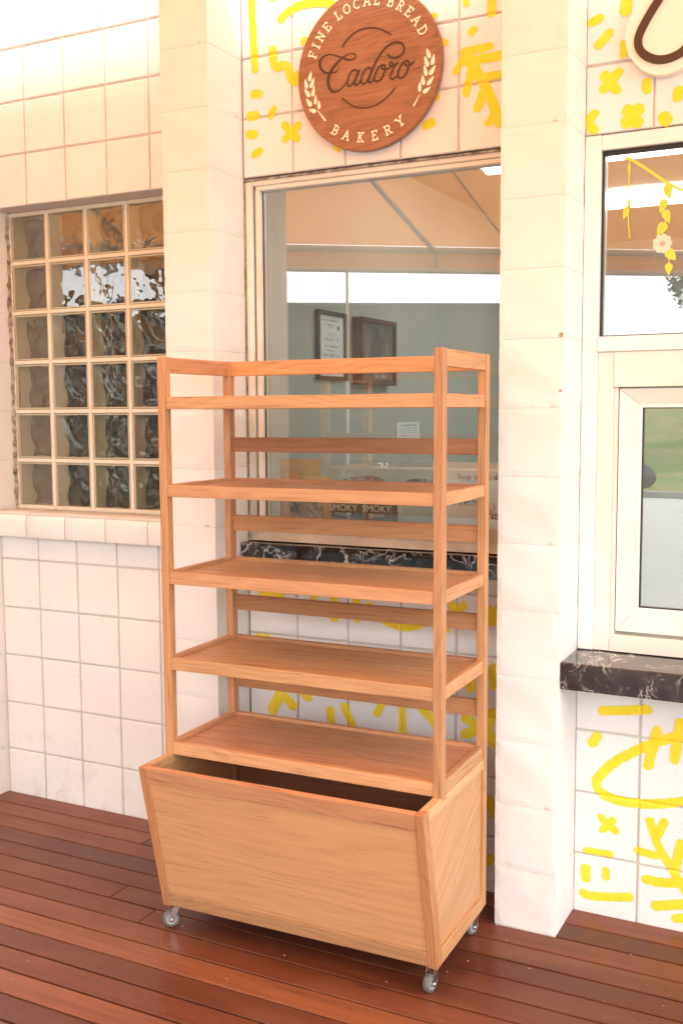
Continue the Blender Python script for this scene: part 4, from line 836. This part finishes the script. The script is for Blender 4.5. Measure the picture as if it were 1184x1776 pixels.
for z, ln, h, yy in ((.035, .13, .02, .03),):
    cu = bpy.data.curves.new('t', 'FONT'); cu.body = 'FALL BALL'; cu.size = .032; cu.align_x = 'CENTER'
    to = bpy.data.objects.new('tmp', cu); C.objects.link(to); bpy.context.view_layer.update(); me = bpy.data.meshes.new_from_object(to.evaluated_get(bpy.context.evaluated_depsgraph_get())); bpy.data.objects.remove(to)
    link('poster_lettering', me, M['paper'], sb, (.0408, yy, z), (R(90), 0, R(90)))
o = stroke_mesh('poster_figure', [[(-.05, .05, .022), (-.045, .16, .04), (-.02, .23, .045)], [(.0, .06, .012), (.005, .15, .03), (.03, .2, .02), (.06, .22, .014)]], .004, lambda x, z: np.full(np.shape(x), 0.), flat('figure_ink', (.012, .014, .018), .5), sb); o.location = (.0404, 0, 0); o.rotation_euler = (0, 0, R(90))
o = stroke_mesh('poster_highlight', [[(-.115, .05, .008), (-.12, .14, .014), (-.10, .2, .01)], [(.09, .12, .02), (.115, .17, .016), (.10, .21, .01)]], .004, lambda x, z: np.full(np.shape(x), 0.), mat_noise('poster_tint', (.12, .11, .09), (.32, .24, .15), 60, .6, 0), sb); o.location = (.0406, 0, 0); o.rotation_euler = (0, 0, R(90))
nt_ = thing('wall_notice', 'small white calendar sheet on the wall inside the shop', 'notice', (1.0, 1.92, 1.425)); o = box('sheet', .001, .003, -.15, .15, 0, .105, M['paper'], None, 0); o.parent = nt_
wall_text(nt_, [(.084, .9, .010), (.070, .9, .004), (.058, .9, .004), (.046, .9, .005), (.033, .9, .004), (.02, .9, .005)], .0036, 0, .26, tl.m)
# ledge with goods behind the glass
cn = box('inside_counter', 1.2, 2.205, .115, .62, 1.145, 1.185, flat('counter_top', (.30, .29, .27), .4), None, .003); tag(cn, 'grey counter ledge just inside the shop window', 'counter')
cb = box('counter_front', 1.2, 2.205, .192, .6, -.02, 1.144, flat('counter_base', (.3, .3, .28), .7), None, 0); cb.parent = cn; cb.location -= cn.location
CT = 1.1855
def to_mesh_text(body, size, mat, parent, loc, name, shear=0., align='LEFT'):
    cu = bpy.data.curves.new('t', 'FONT'); cu.body = body; cu.size = size; cu.shear = shear; cu.align_x = align; cu.resolution_u = 3
    to = bpy.data.objects.new('tmp', cu); C.objects.link(to); bpy.context.view_layer.update()
    me = bpy.data.meshes.new_from_object(to.evaluated_get(bpy.context.evaluated_depsgraph_get())); bpy.data.objects.remove(to)
    me.materials.clear(); return link(name, me, mat, parent, loc, (R(90), 0, 0))
def pouch(label, x0, x1, y, h, mat, rz=0., group=None):
    t = thing('pouch', label, 'pouch', ((x0+x1)/2, y, CT), rz, group); wd = x1-x0; V, F = [], []; nx, nz = 12, 14
    for s in (-1, 1):
        for j in range(nz+1):
            for i in range(nx+1):
                u, v = -1+2*i/nx, j/nz; th = .034*(1-abs(u)**3)*(math.cos(v*math.pi/2)**.7 if v < 1 else 0)+.0015*math.sin(9*u+13*v)*(1-v)
                V.append((u*wd/2*(1-.03*math.sin(v*3.1)), s*max(th, .0006), v*h))
    q = (nx+1)*(nz+1)
    for s in (0, 1):
        for j in range(nz):
            for i in range(nx):
                a = s*q+j*(nx+1)+i; f = (a, a+1, a+nx+2, a+nx+1); F.append(f if s == 0 else f[::-1])
    b = mesh('bag', V, F, mat, t, True); return t
k1 = pouch('tall kraft granola pouch behind the glass at the left', 1.195, 1.372, .24, .225, M['kraft'])
k2 = pouch('shorter kraft granola pouch beside the black coffee bags', 1.325, 1.452, .185, .165, M['kraft'])
def disc(nm, r, loc, mat, parent, sq=1., n=26): return mesh(nm, [(r*math.cos(2*math.pi*i/n), 0, r*sq*math.sin(2*math.pi*i/n)) for i in range(n)], [tuple(range(n))], mat, parent, False, loc)
disc('pouch_window', .043, (.012, -.0375, .060), M['oats'], k1); disc('orange_badge', .030, (-.012, -.032, .160), M['orange'], k1, .7); o = mesh('label_strip', [(-.034, 0, 0), (.022, 0, 0), (.022, 0, .014), (-.034, 0, .014)], [(0, 1, 2, 3)], M['paper'], k1, False, (0, -.031, .126))
disc('pouch_window', .040, (.002, -.0375, .040), M['oats'], k2); disc('orange_badge', .036, (.0, -.037, .098), M['orange'], k2, .62); to_mesh_text('GRANOLA', .011, M['walnut'], k2, (-.026, -.0378, .086), 'pouch_lettering')
for k, (x0, x1) in enumerate(((1.458, 1.586), (1.590, 1.718))):
    b = pouch(('left' if k == 0 else 'right')+' one of two black coffee bags with cream lettering behind the glass', x0, x1, .165, .155, M['coffee'], 0, 'black coffee bags on the counter')
    to_mesh_text('SMOKY', .034, M['cream'], b, (0, -.0395, .050), 'bag_lettering', 0, 'CENTER'); to_mesh_text('HOLLOW', .015, M['cream'], b, (0, -.0397, .034), 'bag_lettering', 0, 'CENTER')
    o = stroke_mesh('bag_ornament', [[(.052*math.cos(a*math.pi/12), .004+.03*math.sin(a*math.pi/12), .0011) for a in range(13)], [(-.055, .1, .0009), (-.055, .02, .0009)], [(.055, .1, .0009), (.055, .02, .0009)]], .001, lambda x, z: np.full(np.shape(x), -.0386), flat('dull_gold', (.30, .26, .20), .5), b)
def cake_dome(label, x, y, r, h, cakes):
    t = thing('cake_dome', label, 'cake dome', (x, y, CT), group='glass cake domes on the counter')
    lathe('plate', [(0, .0), (r*.55, .0), (r*.5, .012), (r*.2, .016), (r*.2, .05), (r*1.05, .056), (r*1.05, .062), (0, .062)], M['domeglass'], t, n=36)
    lathe('dome', [(r*.97, .0625), (r*.97, h-.035), (r*.93, h-.012), (r*.80, h-.002), (r*.3, h), (0, h)], M['domeglass'], t, n=40)
    lathe('knob', [(0, h+.001), (.009, h+.001), (.008, h+.012), (.015, h+.02), (.012, h+.032), (0, h+.035)], M['domeglass'], t, n=18)
    for i, (cx_, cy_, cr, chh) in enumerate(cakes):
        cake = thing('cake', ('dark crusted cake inside the left glass dome', 'tall brown bread inside the right glass dome', 'low brown cake inside the right glass dome')[i+(0 if 'left' in label else 1)], 'cake', (x+cx_, y+cy_, CT+.0622))
        lathe('crust', [(0, 0), (cr*.86, 0), (cr, chh*.25), (cr*1.02, chh*.6), (cr*.93, chh*.88), (cr*.6, chh), (0, chh*.97)], M['cake'], cake, n=24)
cake_dome('left glass cake dome behind the coffee bags', 1.415, .455, .15, .215, [(.03, 0., .085, .088)])
cake_dome('right glass cake dome behind the soup sheet', 1.735, .455, .145, .215, [(.05, .02, .06, .13), (-.055, -.01, .055, .085)])
tc = thing('card_box', 'pale teal card box between coffee bags and soup sheet', 'box', (1.80, .22, CT)); link('carton', box_mesh(.13, .10, .105, .003, 1, M['teal']), None, tc, (0, 0, .0527)); link('lid', box_mesh(.136, .106, .022, .003, 1, flat('teal_lid', (.52, .62, .58), .6)), None, tc, (0, 0, .1165))
sp = thing('soup_sheet', 'white soup of the day sheet standing behind the glass', 'notice', (1.995, .0985, CT-.0)); link('sheet', box_mesh(.235, .0022, .232, 0, 1, M['paper']), None, sp, (0, 0, .1165))
to_mesh_text('Soup of the day!', .0255, M['ink'], sp, (-.030, -.0016, .1755), 'print_line'); to_mesh_text('#8', .010, M['ink_soft'], sp, (.098, -.0016, .1795), 'print_line'); to_mesh_text('with a slice of fresh baked bread', .0072, M['ink_soft'], sp, (-.020, -.0016, .167), 'print_line')
def hand(nm, strokes, ox, oz, s, w_=.0011):
    o = stroke_mesh(nm, [[(ox+x*s, oz+z*s, w_) for x, z in k] for k in strokes], .0007, lambda x, z: np.full(np.shape(x), -.0016), M['ink'], sp); return o
HW = {'M': [[(0, 0), (.03, 1), (.33, .4), (.62, 1), (.66, 0)]], 'i': [[(.1, 0), (.1, .6)], [(.1, .82), (.1, .84)]], 'n': [[(.05, 0), (.05, .6)], [(.05, .42), (.22, .6), (.38, .48), (.4, 0)]], 'e': [[(.04, .32), (.4, .36), (.3, .58), (.08, .52), (.02, .25), (.16, .02), (.4, .08)]],
 's': [[(.34, .56), (.12, .58), (.06, .42), (.32, .24), (.28, .05), (.02, .03)]], 't': [[(.18, .95), (.18, .05), (.3, .0)], [(.0, .62), (.4, .66)]], 'r': [[(.06, 0), (.06, .6)], [(.06, .4), (.2, .58), (.34, .54)]], 'o': [[(.22+.2*math.cos(a*.6283), .3+.3*math.sin(a*.6283)) for a in range(11)]],
 '!': [[(.1, 1), (.12, .28)], [(.12, .0), (.12, .03)]], 'P': [[(.05, -.1), (.05, .9)], [(.05, .9), (.4, .8), (.4, .5), (.05, .42)]], '$': [[(.4, .8), (.1, .85), (.05, .6), (.38, .4), (.34, .12), (.0, .12)], [(.2, 1), (.2, -.05)]], '1': [[(.1, .8), (.2, 1), (.2, 0)]], '2': [[(.02, .75), (.2, 1), (.38, .8), (.02, .02), (.42, .02)]]}
x = -.040
for ch, adv in zip('Minestrone', (.80, .24, .52, .5, .46, .46, .46, .5, .52, .5)): hand('handwriting', HW[ch], x, .088, .0245); x += adv*.0245
for ch, x, z, s in (('!', .0965, .068, .03), ('P', .080, .052, .027), ('$', .0905, .045, .019), ('1', .099, .044, .019), ('2', .105, .044, .019)): hand('handwriting', HW[ch], x, z, s)

# ------------------------------------------------------------ awning in front of the shop (seen mirrored in the glass)
aw = thing('awning', 'orange fabric awning on a steel tube frame mirrored in the shop windows', 'awning', (1.5, -1.8, 0.))
EA, EB = np.array((.19, -2.09)), np.array((2.13, -3.48)); ed = (EB-EA)/np.linalg.norm(EB-EA)
ZV0, ZV1, ZW = 2.40, 2.53, 3.28; WY = -.235
s0, s1 = -2.05, 5.05
def eave(s): return EA+ed*s
def roof_pt(x, t):
    """t=0 at the wall rail, t=1 at the eave tube straight out from it"""
    s = (x-EA[0])/ed[0]; e = eave(s); y = WY+(e[1]-WY)*t
    return (x, y, ZW+(ZV1-ZW)*t-.035*math.sin(math.pi*t))
xl, xr = eave(s0)[0], eave(s1)[0]; nx, ny = 64, 14
ribs = [xl, -.62, .86, 1.26, 2.6, xr]
V, F = [], []
for i in range(nx+1):
    x = xl+(xr-xl)*i/nx
    k = max(q for q in range(len(ribs)-1) if ribs[q] <= x+1e-6); f = (x-ribs[k])/(ribs[k+1]-ribs[k])
    for j in range(ny+1):
        p = roof_pt(x, j/ny); V.append((p[0], p[1], p[2]+.022-.05*math.sin(math.pi*f)*math.sin(math.pi*j/ny)))
for i in range(nx):
    for j in range(ny): a = i*(ny+1)+j; F.append((a, a+1, a+ny+2, a+ny+1))
def awc(o): o.location -= Vector(aw.location); o.parent = aw; return o
awc(mesh('canopy', V, F, M['fabric'], None, True))
V, F = [], []
for i in range(nx+1):
    p = eave(s0+(s1-s0)*i/nx); n_ = np.array((ed[1], -ed[0]))*(-.026)
    V += [(p[0]-n_[0], p[1]-n_[1], ZV1+.015), (p[0]-n_[0], p[1]-n_[1], ZV0)]
for i in range(nx): F.append((2*i, 2*i+1, 2*i+3, 2*i+2))
awc(mesh('valance', V, F, M['fabric'], None))
awc(tube('eave_tube', [(*eave(s0), ZV1), (*eave(s1), ZV1)], .019, M['steel'], None)); awc(tube('valance_tube', [(*eave(s0), ZV0+.012), (*eave(s1), ZV0+.012)], .017, M['steel'], None)); awc(tube('wall_tube', [(xl, WY+.012, ZW-.022), (xr, WY+.012, ZW-.022)], .019, M['steel'], None))
for x in ribs[1:-1]:
    awc(tube('rafter', [Vector(roof_pt(x, t/10))-Vector((0, 0, .020)) for t in range(11)], .005 if x == 1.26 else .014, M['steel'], None))
    p = roof_pt(x, 1.); awc(tube('valance_post', [(p[0], p[1], ZV0+.01), (p[0], p[1], ZV1)], .008 if x == 1.26 else .013, M['steel'], None))
for s in (-1.15, .285, 4.9):
    p = eave(s); awc(tube('post', [(p[0], p[1], GZ if p[1] < -4.9 else 0.), (p[0], p[1], ZV0)], .009, M['steel'], None))
# ------------------------------------------------------------ what the windows mirror across the yard, and added unseen light blockers
sd_ = thing('shed', 'low dark grey metal shed across the yard mirrored in the shop window', 'shed', (-8.37, -11.25, GZ), math.atan2(-1.9, 3.09))
Lh, Dh, Hh = 14.0, 4.0, 3.57; dm = mat_noise('dark_cladding', (.046, .050, .050), (.050, .054, .053), 2, .7, 0)
V, F = [], []; nr = 140
for i in range(nr+1):
    x = -Lh/2+Lh*i/nr; y = .006 if i % 2 else 0.; V += [(x, y, 0), (x, y, Hh)]
for i in range(nr): F.append((2*i, 2*i+2, 2*i+3, 2*i+1))
mesh('front_cladding', V, F, dm, sd_); o = box('walls', -Lh/2, Lh/2, -Dh, -.03, 0, Hh-.05, dm, None, 0); o.parent = sd_; o = box('roof', -Lh/2-.1, Lh/2+.1, -Dh-.1, .12, Hh, Hh+.06, dm, None, .01); o.parent = sd_
o = box('door', -2.2, .6, .026, .07, .0, 2.6, flat('roller_door', (.09, .095, .095), .6), None, .01); o.parent = sd_
nb = thing('sky_blocker_building', 'pale rendered building added out of view left of the deck to block sky', 'building', (-8.4, -1.6, GZ))  # added building, out of view, blocks the sky on the left
for nm, d_ in (('wall', (-2.4, 2.4, -4., 4., 0, 5.6)), ('roof', (-2.6, 2.6, -4.2, 4.2, 5.6, 5.8)), ('window', (2.38, 2.42, -2.6, -1.2, 1., 2.2)), ('window', (2.38, 2.42, .4, 1.8, 1., 2.2)), ('door', (2.38, 2.43, -.8, .1, 0., 2.1))):
    o = box(nm, *d_, M['walnut'] if nm == 'door' else M['gasket'] if nm == 'window' else dm if nm == 'roof' else mat_noise('tan_render', (.30, .25, .20), (.36, .30, .24), 3, .9, .1), None, .01); o.parent = nb
bl = thing('boulder', 'dark rounded boulder on the grass verge mirrored in the right window', 'boulder', (-1.18, -19.3, bank_z(-1.18, -19.3)))
bm = bmesh.new(); bmesh.ops.create_icosphere(bm, subdivisions=3, radius=.24)
for v in bm.verts: v.co *= 1+.22*math.sin(9*v.co.x+7*v.co.y+1)+.14*math.sin(17*v.co.z+8*v.co.x); v.co.z = v.co.z*1.1+.2
me = bpy.data.meshes.new('rock'); bm.to_mesh(me); bm.free(); link('rock', me, mat_noise('dark_basalt', (.025, .027, .032), (.06, .062, .068), 5, .8, .4, .02), bl, smooth=True)
def tree(label, x, y, h, cr, seed, base=.66, flat_=.9, lo=-.6, n_=4200, ls=1., grp='trees on the grass bank'):
    z0 = (bank_z(x, y) if y < -18 else GZ)-.1; r = random.Random(seed); t = thing('tree', label, 'tree', (x, y, z0), group=grp)
    tk = tube('trunk', [(0, 0, 0), (.1, .05, h*.3), (.02, .15, h*.6), (.15, .1, h*.85)], [.22, .17, .11, .04], M['walnut'], t, 10)
    V, F = [], []
    cl = []
    for k in range(34):
        a, ph, q = r.uniform(0, 6.28), r.uniform(lo, 1.2), r.random()**.5
        cl.append((cr*q*math.cos(a)*math.cos(ph*.8), cr*q*math.sin(a)*math.cos(ph*.8), h*base+cr*flat_*math.sin(ph), r.uniform(.25, .55)*cr*.6))
    for k in range(9):
        c = cl[k]; tube('limb', [(.05, .1, h*.35+.04*k*h*.5), (c[0]*.5, c[1]*.5, c[2]*.8), (c[0], c[1], c[2])], [.07, .05, .02], M['walnut'], t, 6)
    for k in range(n_):
        c = cl[r.randrange(len(cl))]; d = Vector((r.gauss(0, 1), r.gauss(0, 1), r.gauss(0, .8))); d = d.normalized()*c[3]*r.random()**.4; p = Vector(c[:3])+d
        u = Vector((r.gauss(0, 1), r.gauss(0, 1), r.gauss(0, 1))).normalized(); v = u.orthogonal().normalized(); s = r.uniform(.07, .14)*ls; n = len(V)
        V += [p-u*s, p+v*s*.5, p+u*s, p-v*s*.5]; F.append((n, n+1, n+2, n+3))
    mesh('crown', V, F, M['leaf'], t)
M['leaf'] = mat_noise('tree_leaf', (.030, .055, .014), (.085, .12, .035), 1.2, .6, 0)
tree('leafy tree on the bank mirrored at the right edge of the glass', .15, -27., 7.2, 2.3, 5, .62, .9, -.6, 16000, .75); tree('leafy tree further right along the grass bank', 13., -29., 7., 2.7, 9)
tree('broad tree added in the yard left of the deck to block sky light', -4.3, -7.2, 7.4, 3.1, 21, .66, .6, -.15, 7000, 2.0, 'trees added to block the sky')  # added tree whose unseen crown dims the light on the left wall
tree('tall tree added in the yard straight out from the deck to block sky light', .1, -8.6, 8.4, 3.0, 33, .70, .5, .0, 7000, 2.0, 'trees added to block the sky')  # second added tree, its unseen crown blocks sky light from the front
